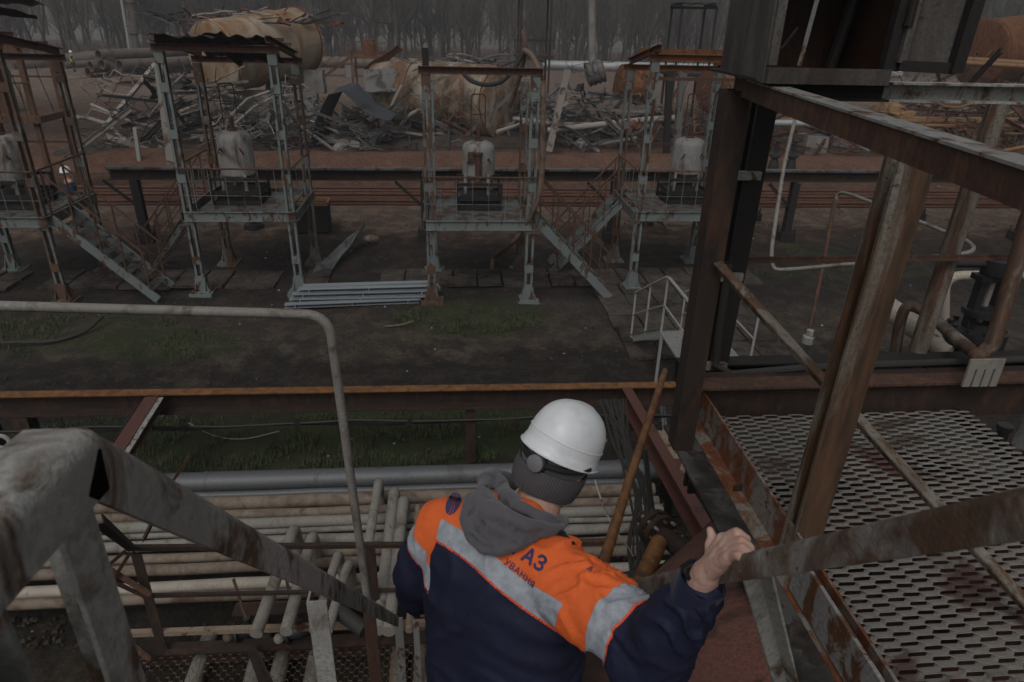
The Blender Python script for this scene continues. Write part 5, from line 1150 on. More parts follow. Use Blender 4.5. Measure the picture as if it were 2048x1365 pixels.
# ---------------------------------------------------------------- red tank below the platform
T = Dp(1338, 1120, 3.1); az = R_(50); ax = Vector((math.sin(az), math.cos(az), 0)); rv = ray(1338, 1120).normalized()
n_ = ax.cross(rv).normalized()
if n_.dot(RT) < 0: n_ = -n_
Rr = .95; cc = T+n_*Rr
rt_ = thing('red_tank', 'big scorched red tank lying slantwise below the platform', 'tank', cc-Vector((0, 0, Rr)))
def redP(u, v):
    th = u*6.28318; s1 = ax.cross(Vector((0, 0, 1))); x = -2.6+v*3.5
    return cc+ax*x+(s1*math.cos(th)+Vector((0, 0, 1))*math.sin(th))*(Rr+.006*noise.noise(Vector((th*2, x*2, 0))))
MB().grid(redP, 72, 30).build('shell', M['red_tank'], rt_, True)
for xx in (-2.6, .9): MB().lathe([(0, .35), (.4, .3), (.75, .16), (Rr, 0)][::-1], cc+ax*xx, ax if xx > 0 else -ax, 36).build('end_cap', M['red_tank'], rt_, True)
MB().lathe([(Rr-.002, 0), (Rr+.007, .004), (Rr+.007, .02), (Rr-.002, .024)], cc+ax*.35, ax, 60).build('weld_seam', M['red_primer'], rt_, True)

# ---------------------------------------------------------------- rods, cables and flange between the man and the platform
rod = MB().tube([Dp(1330, 742, 5.2), Dp(1262, 950, 3.9), Dp(1195, 1165, 3.05)], [.024, .026, .028], 12)
tag(rod.build('rod', M['rod_orange'], None, True), 'amber rust-coloured rod slanting down behind the man', 'rod')
rod = MB().tube([Dp(1318, 1085, 3.6), Dp(1240, 1260, 3.0)], .045, 12); tag(rod.build('pipe_stub', M['rod_orange'], None, True), 'short orange rusty pipe below the flanged joint', 'pipe')
bd = thing('cable_bundle', 'bundle of burnt black cables hanging beside the man', 'cables', Dp(1290, 1150, 3.6))
for k in range(10):
    o_ = RT*(.010*(k-4)); rr = random.Random(k); j = lambda: RT*rr.uniform(-.07, .07)
    MB().tube([p for p in rounded([Dp(1205+k*4, 800, 6.0)+o_, Dp(1240+k*2, 900, 5.2)+j(), Dp(1262+k*3, 980, 4.4)+j(), Dp(1270+k*3, 1080, 3.9)+j(), Dp(1280+k*3, 1150, 3.7)+j()], .3, 4)], .007+.003*(k % 3), 6).build('cable', M['hose'], bd, True)
MB().bar(Dp(1290, 900, 4.8), Dp(1305, 1030, 4.0), .03, .03, 'L', .005).build('bar', M['soot'], bd)
MB().tube(rounded([Dp(1190, 960, 4.0), Dp(1205, 1010, 3.9), Dp(1228, 1060, 3.8), Dp(1268, 1110, 3.8), Dp(1275, 1155, 3.8)], .1), .006, 5).build('thin_wire', M['pale_rail'], bd)
q = Dp(1305, 1050, 3.8); fl = thing('flanged_joint', 'rusted bolted flange on a dark pipe above the red tank', 'pipe flange', q)
fax = (Dp(1360, 1100, 3.6)-q).normalized()
MB().lathe([(0, -.08), (.045, -.08), (.05, 0), (.1, 0), (.1, .03), (.05, .035), (.05, .05), (.1, .055), (.1, .085), (.05, .09), (.05, .5), (0, .5)], q, fax, 24).build('flange', M['rust_dark'], fl, True)
e1 = fax.orthogonal().normalized(); e2 = fax.cross(e1)
for k in range(8): c_ = q+(e1*math.cos(k*.785)+e2*math.sin(k*.785))*.08; MB().tube([c_-fax*.025, c_+fax*.115], .010, 6).build('bolt', M['pipe_rust'] if k % 2 else M['grey_paint'], fl)
q = Dp(1290, 1165, 3.5); bx = thing('clamp_block', 'dark oily clamp block at the foot of the cable bundle', 'clamp', q)
MB().tube([q-RT*.1, q+RT*.12+UP*.05], .05, 10).build('body', M['valve'], bx, True); MB().tube([q+RT*.05-UP*.02, q+RT*.14+UP*.1], .035, 8).build('arm', M['rust_dark'], bx, True)

# ---------------------------------------------------------------- valve and pipes beyond the platform
Yv = 3.6
pipe_([Yp(1395, 741, Yv), Yp(2120, 735, Yv)], .056, 'pipe_cream', 'pale pipe running level just beyond the platform edge')
pipe_([Dp(1755, 600, 4.3), Dp(1908, 710, 3.75)], .066, 'pipe_white', 'thick white pipe slanting down to the dark valve', n=16)
pipe_([Yp(1887, 700, 4.6), Yp(1890, 552, 4.6), Yp(2120, 549, 4.6)], .036, 'pipe_white', 'thin whitish pipe bent over behind the dark valve', rad=.14)
for k in range(4):
    pass
hk = [Yp(1785, 745, 3.35), Yp(1800, 625, 3.35), Yp(1835, 612, 3.35), Yp(1850, 632, 3.3), Dp(1955, 712, 3.25)]
yp = thing('forked_pipe', 'rusty forked pipe with hooked end welded to a slotted cream plate', 'pipe', hk[0])
MB().tube(rounded([hk[0], Yp(1798, 650, 3.35), Yp(1812, 608, 3.35), Yp(1848, 622, 3.33), Dp(1955, 712, 3.2)], .09, 6), .03, 14).build('hook_pipe', M['post_rust'], yp, True)
MB().tube([Dp(1955, 716, 3.2), Dp(1985, 690, 3.2), Dp(2035, 520, 3.1), Dp(2075, 380, 3.0)], .036, 14).build('branch', M['post_rust'], yp, True)
MB().ball(Dp(1957, 712, 3.2), .042, 9).build('joint', M['column'], yp, True)
pc_ = Dp(1968, 742, 3.12); mb = MB()
for k in range(4): mb.box(pc_+Vector((-.066+k*.044, 0, -.03)), (.034, .012, .10))
mb.box(pc_+Vector((0, 0, .035)), (.168, .011, .05)); mb.build('slotted_plate', M['pipe_cream'], yp)
vq = Dp(1948, 672, 3.75); vv = thing('gate_valve', 'black bolted gate valve with cross handle beyond the platform', 'valve', vq+Vector((0, 0, -.4)))
MB().lathe([(0, -.34), (.1, -.34), (.13, -.2), (.13, -.04), (.15, -.04), (.15, 0), (.02, .0)], vq, n=28).build('body', M['valve'], vv, True)
MB().lathe([(0, 0), (.15, 0), (.15, .045), (.07, .05), (.07, .08), (0, .08)], vq+Vector((0, 0, .006)), n=28).build('bonnet_flange', M['valve'], vv, True)
for k in range(10): a = k*.628; MB().lathe([(0, 0), (.016, 0), (.016, .02), (0, .02)], vq+Vector((math.cos(a)*.125, math.sin(a)*.125, .05)), n=6).build('bolt', M['valve'], vv)
for s in (-1, 1): MB().bar(vq+Vector((s*.062, 0, .06)), vq+Vector((s*.062, 0, .34)), .035, .05, up=(0, 1, 0)).build('yoke', M['valve'], vv)
MB().tube([vq+Vector((0, 0, .05)), vq+Vector((0, 0, .42))], .016, 10).build('stem', M['scrap_pale'], vv, True)
MB().lathe([(0, 0), (.1, 0), (.1, .03), (.05, .035), (.05, .05), (0, .05)], vq+Vector((0, 0, .13)), n=18).build('gland', M['valve'], vv, True)
MB().box(vq+Vector((0, 0, .34)), (.2, .09, .03)).build('top_plate', M['valve'], vv)
MB().lathe([(0, 0), (.075, 0), (.078, .03), (.078, .08), (.05, .09), (.03, .1), (0, .1)], vq+Vector((0, 0, .36)), n=20).build('hub', M['valve'], vv, True)
MB().tube([vq+Vector((-.26, 0, .415)), vq+Vector((.34, .02, .405))], .018, 10).build('handle_bar', M['valve'], vv, True)
fq = Dp(1893, 698, 3.95); fa = (Dp(1908, 712, 3.9)-Dp(1755, 595, 4.5)).normalized()
MB().lathe([(.06, -.1), (.125, -.1), (.125, -.06), (.1, -.05), (.125, -.04), (.125, .0), (.1, .02), (.1, .12), (0, .12)], fq, fa, 26).build('side_flange', M['valve'], vv, True)
# loading arm loops seen between the posts
la = thing('pipe_loop', 'pale bent pipe loop seen between the platform posts', 'bent pipe', Dp(1560, 540, 5))
L1 = [Dp(1592, 232, 5.6), Dp(1568, 330, 5.4), Dp(1542, 505, 5.2), Dp(1545, 540, 5.2), Dp(1575, 540, 5.15), Dp(1730, 526, 4.9), Dp(1935, 508, 4.6), Dp(1950, 498, 4.65), Dp(1935, 482, 4.9), Dp(1700, 388, 6.2), Dp(1675, 384, 6.4), Dp(1668, 420, 6.4)]
MB().tube(rounded(L1, .12, 5), .015, 12).build('pipe', M['guard'], la, True)
L2 = [Dp(1670, 400, 6.4), Dp(1652, 500, 6.2), Dp(1628, 620, 6.0), Dp(1616, 670, 5.9)]
MB().tube(L2, .018, 10).build('drop_pipe', M['rust'], la, True); MB().lathe([(0, 0), (.05, 0), (.05, .06), (.03, .07), (.03, .12), (0, .12)], Dp(1615, 686, 5.9), n=12).build('nozzle', M['pale_rail'], la, True)
# thin vertical pole near black post and small white cap
q = Dp(1634, 722, 5.2); tag(MB().lathe([(0, -.05), (.03, -.05), (.035, .03), (.02, .05), (0, .05)], q, (.6, .2, .5), 14).build('white_plug', M['pipe_white'], None, True), 'small white pipe cap sticking up beyond the platform edge', 'pipe cap')
# grey duct at right edge
gd = thing('grey_duct', 'ribbed grey duct standing at the far right beside the deck', 'duct', Gp(2040, 905, 3.2))
q = Gp(2045, 900, 2.9); MB().lathe([(0, -.4), (.2, -.4), (.2, -.36), (.12, -.35), (.12, .0), (.128, .01), (.128, .03), (.12, .04), (.12, .34), (.128, .35), (.12, .36), (.12, .6), (0, .6)], q+Vector((.05, 0, 0)), (.08, .0, 1), 24).build('shell', M['grey_paint'], gd, True)
MB().lathe([(0, -.03), (.26, -.03), (.26, 0), (0, 0)], q+Vector((.05, 0, -.4)), n=24).build('base_plate', M['rust_dark'], gd)
q = Gp(2000, 880, 2.6); tag(MB().lathe([(0, 0), (.045, 0), (.045, .1), (.06, .1), (.06, .14), (0, .14)], q, n=12).build('bolt_stub', M['valve'], None, True), 'small black stub below the right edge of the deck', 'stub')
# white fitting at far left
q = Dp(3, 884, 6.5); tag(MB().tube([q+Vector((.07*math.cos(k*.52), 0, .07*math.sin(k*.52))) for k in range(13)], .02, 8).build('ring', M['white_rail'], None, True), 'small white ring at the left edge below the rack beam', 'ring')

# ================================================================ THE MAN ON THE STAIR
def cam_vec(x, y, z): return (RT*x+UP*y+FW*z)
ls, rs = Dp(893, 1052, 1.86), Dp(1118, 1148, 1.64)
smid = (ls+rs)*.5
hip = Vector((.10, 1.20, 3.84))
u_ = (smid-hip).normalized(); s_ = (rs-ls); s_ = (s_-u_*s_.dot(u_)).normalized(); bk = s_.cross(u_).normalized()
if bk.dot(FW) > 0: bk = -bk                                     # points out of his back, to the viewer
le, lw = Dp(838, 1150, 1.93), Dp(842, 1195, 2.12)
re, rw = Dp(1306, 1306, 1.42), Dp(1396, 1176, 1.265)
head_c = Dp(1107, 930, 1.90); neck_b = Dp(1066, 1050, 1.83)

def cone(mb, a, b, ra, rb, n=14, m=6):
    """tapered capsule"""
    a, b = Vector(a), Vector(b); d = (b-a); L = max(d.length, 1e-5); d /= L
    prof = [(ra*math.sin(math.pi/2*i/m), -ra*math.cos(math.pi/2*i/m)) for i in range(m)] + [(ra, 0), (rb, L)] + [(rb*math.cos(math.pi/2*i/m), L+rb*math.sin(math.pi/2*i/m)) for i in range(1, m+1)]
    return mb.lathe(prof, a, d, n)
def ell(mb, c, ax, rr, n=12): 
    Mx = Matrix((ax[0], ax[1], ax[2])).transposed(); return mb.ball(c, 1, n, rr, Mx)
def remesh(mb, name, vox, smooth=2, fac=.6):
    me = bpy.data.meshes.new(name); me.from_pydata([tuple(v) for v in mb.v], [], mb.f); o = bpy.data.objects.new(name, me); COL.objects.link(o)
    r = o.modifiers.new('r', 'REMESH'); r.mode = 'VOXEL'; r.voxel_size = vox; r.use_smooth_shade = True
    if smooth: s = o.modifiers.new('s', 'SMOOTH'); s.iterations = smooth; s.factor = fac
    dg = bpy.context.evaluated_depsgraph_get(); me2 = bpy.data.meshes.new_from_object(o.evaluated_get(dg)); bpy.data.objects.remove(o); bpy.data.meshes.remove(me)
    me2.name = name; return me2
def get_co(me): a = np.empty(len(me.vertices)*3); me.vertices.foreach_get('co', a); return a.reshape(-1, 3)
def get_no(me): a = np.empty(len(me.vertices)*3); me.vertices.foreach_get('normal', a); return a.reshape(-1, 3)
def set_co(me, c): me.vertices.foreach_set('co', c.ravel()); me.update()
def displace(me, fn):
    co, no = get_co(me), get_no(me); set_co(me, co+no*np.array([fn(Vector(c), Vector(n)) for c, n in zip(co, no)])[:, None])
def finish(me, name, mat, parent=None):
    me.materials.clear(); me.materials.append(mat); me.polygons.foreach_set('use_smooth', [True]*len(me.polygons)); me.name = name
    o = bpy.data.objects.new(name, me); COL.objects.link(o)
    if parent:
        off = parent_origin(parent); co = get_co(me)-np.array(off)[None]; set_co(me, co); o.parent = parent
    return o
def attr(me, name, vals): a = me.attributes.new(name, 'FLOAT', 'POINT'); a.data.foreach_set('value', np.asarray(vals, dtype=np.float32))

# --- body (skin): head, neck, torso, arms, hands, legs in one surface
bm_ = MB()
hu = cam_vec(.38, .90, -.17).normalized(); hf = cam_vec(.41, -.19, .87); hf = (hf-hu*hf.dot(hu)).normalized(); hr_ = hf.cross(hu).normalized()
ell(bm_, head_c+hu*.012, (hr_, hf, hu), (.078, .096, .105))
ell(bm_, head_c+hf*.03-hu*.055, (hr_, hf, hu), (.058, .068, .062))
cone(bm_, head_c+hf*.095-hu*.012, head_c+hf*.108-hu*.04, .008, .014)               # nose
ell(bm_, head_c+hf*.085-hu*.075, (hr_, hf, hu), (.026, .02, .012))               # mouth
for s in (-1, 1):
    ell(bm_, head_c+hr_*s*.08-hu*.01-hf*.008, (hr_, hf, hu), (.012, .02, .031))      # ears
    ell(bm_, head_c+hr_*s*.032+hf*.082-hu*.002, (hr_, hf, hu), (.013, .011, .009))
cone(bm_, neck_b, head_c-hu*.075-hf*.008, .068, .060, 20); cone(bm_, head_c-hu*.075+hr_*.02+hf*.01, head_c-hu*.088+hf*.05+hr_*.015, .056, .04, 16)
cone(bm_, hip, smid-u_*.1, .12, .13); cone(bm_, ls, rs, .05, .05)
cone(bm_, ls, le, .045, .038); cone(bm_, le, lw, .036, .026); cone(bm_, rs, re, .048, .04); cone(bm_, re, rw, .038, .029)
# right hand on the rail
W = Dp(1414, 1146, 1.235); cone(bm_, rw, W, .029, .0265, 18)
K = [Dp(1446, 1078, 1.215), Dp(1451, 1090, 1.197), Dp(1456, 1103, 1.180), Dp(1457, 1116, 1.165)]
PIP = [Dp(1473, 1066, 1.185), Dp(1484, 1083, 1.164), Dp(1486, 1098, 1.147), Dp(1478, 1112, 1.136)]
DIP = [Dp(1492, 1079, 1.176), Dp(1499, 1097, 1.154), Dp(1500, 1109, 1.136), Dp(1490, 1120, 1.126)]
TIP = [Dp(1493, 1097, 1.182), Dp(1503, 1110, 1.158), Dp(1503, 1119, 1.134), Dp(1493, 1128, 1.122)]
cone(bm_, W, (K[1]+K[2])/2-(K[1]-W)*.35, .0265, .018, 18)
for i in range(4):
    cone(bm_, W, K[i], .023, .0118, 12)
    r_ = (.0088, .009, .0085, .0076)[i]
    cone(bm_, K[i], PIP[i], r_+.0012, r_+.0004, 12); cone(bm_, PIP[i], DIP[i], r_+.0006, r_, 12); cone(bm_, DIP[i], TIP[i], r_, r_-.0014, 12)
cone(bm_, Dp(1424, 1140, 1.215), K[3], .017, .0122, 12)
cone(bm_, Dp(1424, 1130, 1.235), Dp(1421, 1092, 1.25), .015, .0115, 12); cone(bm_, Dp(1421, 1092, 1.25), Dp(1425, 1076, 1.256), .0112, .0095, 12); cone(bm_, Dp(1425, 1076, 1.256), Dp(1420, 1061, 1.262), .0095, .0072, 12)
# left hand reaching for the left handrail
W2 = Dp(838, 1190, 2.0)
cone(bm_, le, W2, .036, .028)
for i, (dx, dy) in enumerate(((0, 0), (8, 4), (16, 7), (24, 8))):
    k_ = Dp(826+dx, 1196+dy*.4, 2.03); cone(bm_, W2, k_, .022, .013, 10); p_ = Dp(823+dx, 1208+dy, 2.05); cone(bm_, k_, p_, .0125, .0105, 10); cone(bm_, p_, Dp(828+dx, 1222+dy, 2.08), .0105, .0085, 10)
cone(bm_, Dp(850, 1188, 2.02), Dp(862, 1205, 2.08), .013, .0095, 10)
# legs
fl_, fr_ = Vector((-.02, 1.42, 2.72)), Vector((.24, 1.22, 2.92)); kl, kr = Vector((-.02, 1.42, 3.3)), Vector((.23, 1.42, 3.38))
hl, hr2 = hip+s_*-.09, hip+s_*.1
for a, b, c in ((hl, kl, fl_), (hr2, kr, fr_)): cone(bm_, a, b, .085, .055); cone(bm_, b, c, .055, .04); cone(bm_, c, c+Vector((0, .16, -.02)), .04, .032)
bme = remesh(bm_, 'person', .0024, 3, .5)
hv = Vector(W); 
displace(bme, lambda c, n: .0009*noise.noise(c*90)+.0011*noise.noise(c*38) if (c-hv).length < .16 else 0)
m, t, b = new_mat('hand_skin'); mp = coords(t); n1 = noise_n(t, mp, 22, 5); n2 = noise_n(t, mp, 160, 4, .6)
t.links.new(mix(t, ramp(t, n1.outputs[0], .35, .65).outputs[0], (.44, .29, .235), (.40, .225, .18)), b.inputs['Base Color']); b.inputs['Roughness'].default_value = .5
b.inputs['Subsurface Weight'].default_value = .12; b.inputs['Subsurface Radius'].default_value = (.01, .004, .002)
bp = t.nodes.new('ShaderNodeBump'); bp.inputs['Strength'].default_value = .35; bp.inputs['Distance'].default_value = .0015; t.links.new(n2.outputs[0], bp.inputs['Height']); t.links.new(bp.outputs[0], b.inputs['Normal'])
man = finish(bme, 'person', m); tag(man, 'man in navy and orange work jacket and white hard hat gripping the right handrail', 'person')

# --- jacket
jb = MB()
def ring_torso(mb):
    st_ = [(-.16, .215, .150, .0), (-.05, .215, .150, 0), (.10, .215, .150, .0), (.25, .225, .155, .005), (.36, .232, .152, .01), (.44, .222, .135, .012), (.50, .185, .108, .01), (.545, .12, .082, .0), (.57, .085, .065, -.005)]
    Ls = (smid-hip).length; n = 44; vs = []; k = (Ls+.03)/.5
    for v, a, d, o_ in st_:
        for i in range(n):
            th = 2*math.pi*i/n; cx, cy = math.cos(th), math.sin(th); e = .82
            x = a*math.copysign(abs(cx)**e, cx); y = d*math.copysign(abs(cy)**e, cy)
            vs.append(hip+u_*v*k+s_*x+bk*(y+o_-.02))
    m_ = len(st_); fs = [(i*n+j, i*n+(j+1) % n, (i+1)*n+(j+1) % n, (i+1)*n+j) for i in range(m_-1) for j in range(n)]
    fs += [tuple(range(n))[::-1], tuple(range((m_-1)*n, m_*n))]; mb.add(vs, fs)
ring_torso(jb)
cone(jb, ls-u_*.005, smid+u_*.0, .085, .085, 20); cone(jb, rs-u_*.005, smid, .088, .085, 20)
cone(jb, ls-u_*.02, le, .088, .074, 22); cone(jb, le, le.lerp(lw, .8), .074, .058, 20); cone(jb, le, W2, .07, .045, 20)
cone(jb, rs-u_*.02, rs.lerp(re, .5), .094, .09, 24); cone(jb, rs.lerp(re, .5), re, .09, .080, 24); cone(jb, re, re.lerp(rw, .5), .080, .066, 22); cone(jb, re.lerp(rw, .5), rw.lerp(re, .02), .066, .041, 22)
# the blouse of cloth hanging under the bent elbow
ell(jb, re-UP*.02-RT*.02, (RT, UP, FW), (.085, .075, .07))
jme = remesh(jb, 'jacket', .006, 5, .6)
adir = (re-rs).normalized(); aL = (re-rs).length; fdir = (rw-re).normalized(); fL = (rw-re).length; ladir = (le-ls).normalized()
def fold(c, n_):
    c = Vector(c); d = 0
    w_ = (c-rs).dot(adir); r1 = ((c-rs)-adir*w_).length
    wf = (c-re).dot(fdir); r2 = ((c-re)-fdir*wf).length
    nz = Vector((noise.noise(c*7), noise.noise(c*7+Vector((9, 0, 0))), noise.noise(c*7+Vector((0, 9, 0)))))*.045
    q = c+nz
    if w_ > .0 and r1 < .14 and not (wf > .02 and r2 < .1):
        s = (q-rs).dot(adir); a = math.atan2((q-rs).dot(u_), (q-rs).dot(bk))
        g = noise.noise(Vector((s*15-a*1.2, a*1.4, 7))+nz*30); d += .011*max(0, 1-abs(g)*3.4)**1.5*(.6+noise.noise(q*8)+.2)*min(1, w_/.06)-.003
        d += .004*noise.noise(q*16)
    elif wf > 0 and r2 < .12:
        s = (q-re).dot(fdir); a = math.atan2((q-re).dot(u_), (q-re).dot(bk))
        g = noise.noise(Vector((s*17+a*1.1, a*1.5, 3))+nz*30); d += .012*max(0, 1-abs(g)*3.6)**1.5*(.5+noise.noise(q*8)+.3)-.003; d += .007*noise.noise(q*9)
    else:
        h_ = (c-hip).dot(u_); x = (c-hip).dot(s_)
        dia = (q.dot(s_)*.75+q.dot(u_)*.9)
        d += .008*max(0, 1-abs(noise.noise(Vector((dia*6, x*2.0, h_*2.0))+nz*12))*4)**1.6 + .008*noise.noise(q*5.5)+.003*noise.noise(q*15)
        # drag folds into the right armpit
        ap = (c-(rs-u_*.12-s_*.03)).length
        if ap < .2: d += .007*(1-ap/.2)*math.sin(((q-rs).dot(u_))*95+((q-rs).dot(s_))*30)
    return d
displace(jme, fold)
co = get_co(jme)
P1, P2 = Dp(868, 1048, 1.72), Dp(1098, 1222, 1.50)                   # line of the back stripe
nS = (P2-P1).cross(ray(983, 1135)).normalized()
if nS.dot(u_) < 0: nS = -nS
CO = co; V = lambda p: np.array(p)
v = (CO-V(P1))@V(nS)+.004*np.sin(CO@V(s_)*21)
wA = (CO-V(rs))@V(adir); wL = (CO-V(ls))@V(ladir)
rA = np.linalg.norm(CO-V(rs)-np.outer(wA, V(adir)), axis=1)
# right sleeve: seam plane through the shoulder
seam = Dp(1108, 1235, 1.5); sn = (adir*.9+s_*.35-u_*.25).normalized(); mR = (CO-V(seam))@V(sn)
mR = np.minimum(mR, .18-rA)
seamL = Dp(862, 1050, 1.75); sl = (-s_*.9-u_*.1).normalized(); mL = (CO-V(seamL))@V(sl)
w0 = .182; w0L = .035
wf = (CO-V(re))@V(fdir); far = np.where(wf > .03, -1, 1)
orR = np.minimum(w0-wA, mR); orL = np.minimum(w0L-wL, mL)
body = np.minimum(v-.0255, np.minimum(-mR, -mL))
rF = np.linalg.norm(CO-V(re)-np.outer(wf, V(fdir)), axis=1); isf = (rA > .118) & (rF < .125) & (wf > .02)
orange = np.maximum(np.maximum(body, orR), np.maximum(orL, np.minimum(v-.0255, np.minimum(w0-wA, w0L+.02-wL))))
gB = np.minimum(.0255-np.abs(v), np.minimum(-mR, -mL)); gR = np.minimum(.029-np.abs(wA-w0-.029), mR+.02); gL = np.minimum(.026-np.abs(wL-w0L-.026), mL)
orange = np.where(isf, -1, orange)
grey = np.maximum(gB, np.maximum(gR, gL)); grey = np.where(isf, -1, grey)
pip_ = np.maximum(np.minimum(.0027-np.abs(v+.0275), np.minimum(-mR, -mL)), np.maximum(np.minimum(.0028-np.abs(wA-w0-.0605), mR+.02), np.minimum(.0026-np.abs(wL-w0L-.054), mL)))
pip_ = np.maximum(pip_, np.minimum(.0022-np.abs(mR), np.minimum(.03-v, w0-wA)))
pip_ = np.where(isf, -1, pip_)
attr(jme, 'orange', orange); attr(jme, 'grey', grey); attr(jme, 'piping', pip_)
m, t, b = new_mat('work_jacket_cloth'); mp = coords(t)
n1 = noise_n(t, mp, 11, 5, .6); n2 = noise_n(t, mp, 420, 2, .5); n3 = noise_n(t, mp, 38, 5, .65)
def mask(nm):
    a = t.nodes.new('ShaderNodeAttribute'); a.attribute_name = nm; g = nd(t, 'ShaderNodeMath', operation='MULTIPLY_ADD'); g.inputs[1].default_value = 700; g.inputs[2].default_value = .5
    g.use_clamp = True; t.links.new(a.outputs['Fac'], g.inputs[0]); return g.outputs[0]
nav = mix(t, n1.outputs[0], (.013, .016, .040), (.009, .011, .028)); ora = mix(t, n1.outputs[0], (.74, .14, .034), (.63, .11, .025)); gre = mix(t, ramp(t, n3.outputs[0], .38, .62).outputs[0], (.34, .37, .41), (.25, .275, .31))
c = mix(t, mask('orange'), nav, ora); c = mix(t, mask('grey'), c, gre); c = mix(t, mask('piping'), c, (.75, .10, .04))
t.links.new(c, b.inputs['Base Color']); b.inputs['Roughness'].default_value = .72; b.inputs['Specular IOR Level'].default_value = .25
bp = t.nodes.new('ShaderNodeBump'); bp.inputs['Strength'].default_value = .12; bp.inputs['Distance'].default_value = .001; t.links.new(n2.outputs[0], bp.inputs['Height'])
bp2 = t.nodes.new('ShaderNodeBump'); bp2.inputs['Strength'].default_value = .55; bp2.inputs['Distance'].default_value = .006; t.links.new(n3.outputs[0], bp2.inputs['Height']); t.links.new(bp.outputs[0], bp2.inputs['Normal']); t.links.new(bp2.outputs[0], b.inputs['Normal'])
M['jacket'] = m
jk_src = jme.copy()
bvh = BVHTree.FromPolygons([Vector(c) for c in get_co(jme)], [tuple(p.vertices) for p in jme.polygons])
jacket = finish(jme, 'jacket', m, man)
# cuff strap and black patch
M['black_cloth'] = cloth('black_cloth', (.008, .008, .009), rough=.9)
cax = (rw-re).normalized()
cfm = MB(); e1 = cax.orthogonal().normalized(); e2 = cax.cross(e1)
def cuffP(u, v): 
    th = u*6.28318; p = rw+cax*(-.030+v*.056)+(e1*math.cos(th)+e2*math.sin(th))*(.0445-.001*v+.002*math.sin(th*5+v*3))
    return p
cfm.grid(cuffP, 40, 6); cu = remesh(MB().add(cfm.v, cfm.f+[tuple(range(40)), tuple(range(6*41, 6*41+40))]), 'cuff', .004, 2) if False else None
o = MB().sheet(cuffP, 40, 6, .004).build('cuff', M['navy'], jacket, True)
pd_ = [Dp(1367, 1137, 1.2), Dp(1380, 1129, 1.2)]
def onto(p, dirn=None):
    d = (p-EYE).normalized(); h = bvh.ray_cast(EYE, d); return h
def patch(px, py, wpx, hpx, ang, mat, name, parent, lift=.003):
    ca, sa = math.cos(ang), math.sin(ang)
    def P(u, v):
        dx, dy = (u-.5)*wpx, (v-.5)*hpx; x, y = px+dx*ca-dy*sa, py+dx*sa+dy*ca; h = bvh.ray_cast(EYE, ray(x, y).normalized())
        loc = h[0] if h[0] else Dp(x, y, 1.25); nn = h[1] if h[0] else -FW
        return loc - ray(x, y).normalized()*lift
    return MB().sheet(P, 8, 8, .0015).build(name, M[mat], parent, True)
# --- badge and lettering laid on the cloth
def text_on(txt, px, py, size, ang, mat, name, bold=.0):
    objs = [text_one(txt, px, py, size, ang, mat, name, bx, by, .0024+.0002*i) for i, (bx, by) in enumerate(((0, 0), (bold, 0), (-bold, 0), (0, bold), (0, -bold)) if bold else ((0, 0),))]
    for e in objs[1:]:
        n0 = len(objs[0].data.vertices); b2 = bmesh.new(); b2.from_mesh(objs[0].data); b2.from_mesh(e.data); b2.to_mesh(objs[0].data); b2.free(); bpy.data.objects.remove(e)
    return objs[0]
def text_one(txt, px, py, size, ang, mat, name, bx, by, lift):
    cu = bpy.data.curves.new('t', 'FONT'); cu.body = txt; cu.size = 1; cu.align_x = 'LEFT'; cu.space_character = 1.12
    o = bpy.data.objects.new('t', cu); COL.objects.link(o); dg = bpy.context.evaluated_depsgraph_get(); me = bpy.data.meshes.new_from_object(o.evaluated_get(dg)); bpy.data.objects.remove(o)
    b2 = bmesh.new(); b2.from_mesh(me); bmesh.ops.triangulate(b2, faces=b2.faces)
    for _ in range(5): bmesh.ops.subdivide_edges(b2, edges=[e for e in b2.edges if e.calc_length() > .05], cuts=1); bmesh.ops.triangulate(b2, faces=b2.faces)
    bmesh.ops.triangulate(b2, faces=b2.faces)
    o_ = Vector(bvh.ray_cast(EYE, ray(px, py).normalized())[0]); nn = bvh.ray_cast(EYE, ray(px, py).normalized())[1]
    ex = (Dp(px+math.cos(ang), py+math.sin(ang), 1)-Dp(px, py, 1)).normalized(); nn = Vector(nn)
    if nn.dot(FW) > 0: nn = -nn
    ex = (ex-nn*ex.dot(nn)).normalized(); ey = nn.cross(ex).normalized()
    for vtx in b2.verts:
        p = o_+ex*(vtx.co.x+bx)*size+ey*(vtx.co.y+by)*size+nn*.08; h = bvh.ray_cast(p, -nn); vtx.co = (Vector(h[0])+nn*lift) if h[0] else p-nn*.08
    b2.to_mesh(me); b2.free(); return finish(me, name, M[mat], jacket)
M['print_blue'] = cloth('printed_blue', (.035, .035, .105), (.05, .045, .12), .7, 400, .05)
text_on('ГАЗ', 1022, 1106, .047, R_(34), 'print_blue', 'back_lettering', .03)
text_on('УВАННЯ', 1008, 1127, .0215, R_(34), 'print_blue', 'back_lettering', .015)
text_on('А', 1172, 1140, .02, R_(60), 'print_blue', 'sleeve_lettering', .02)
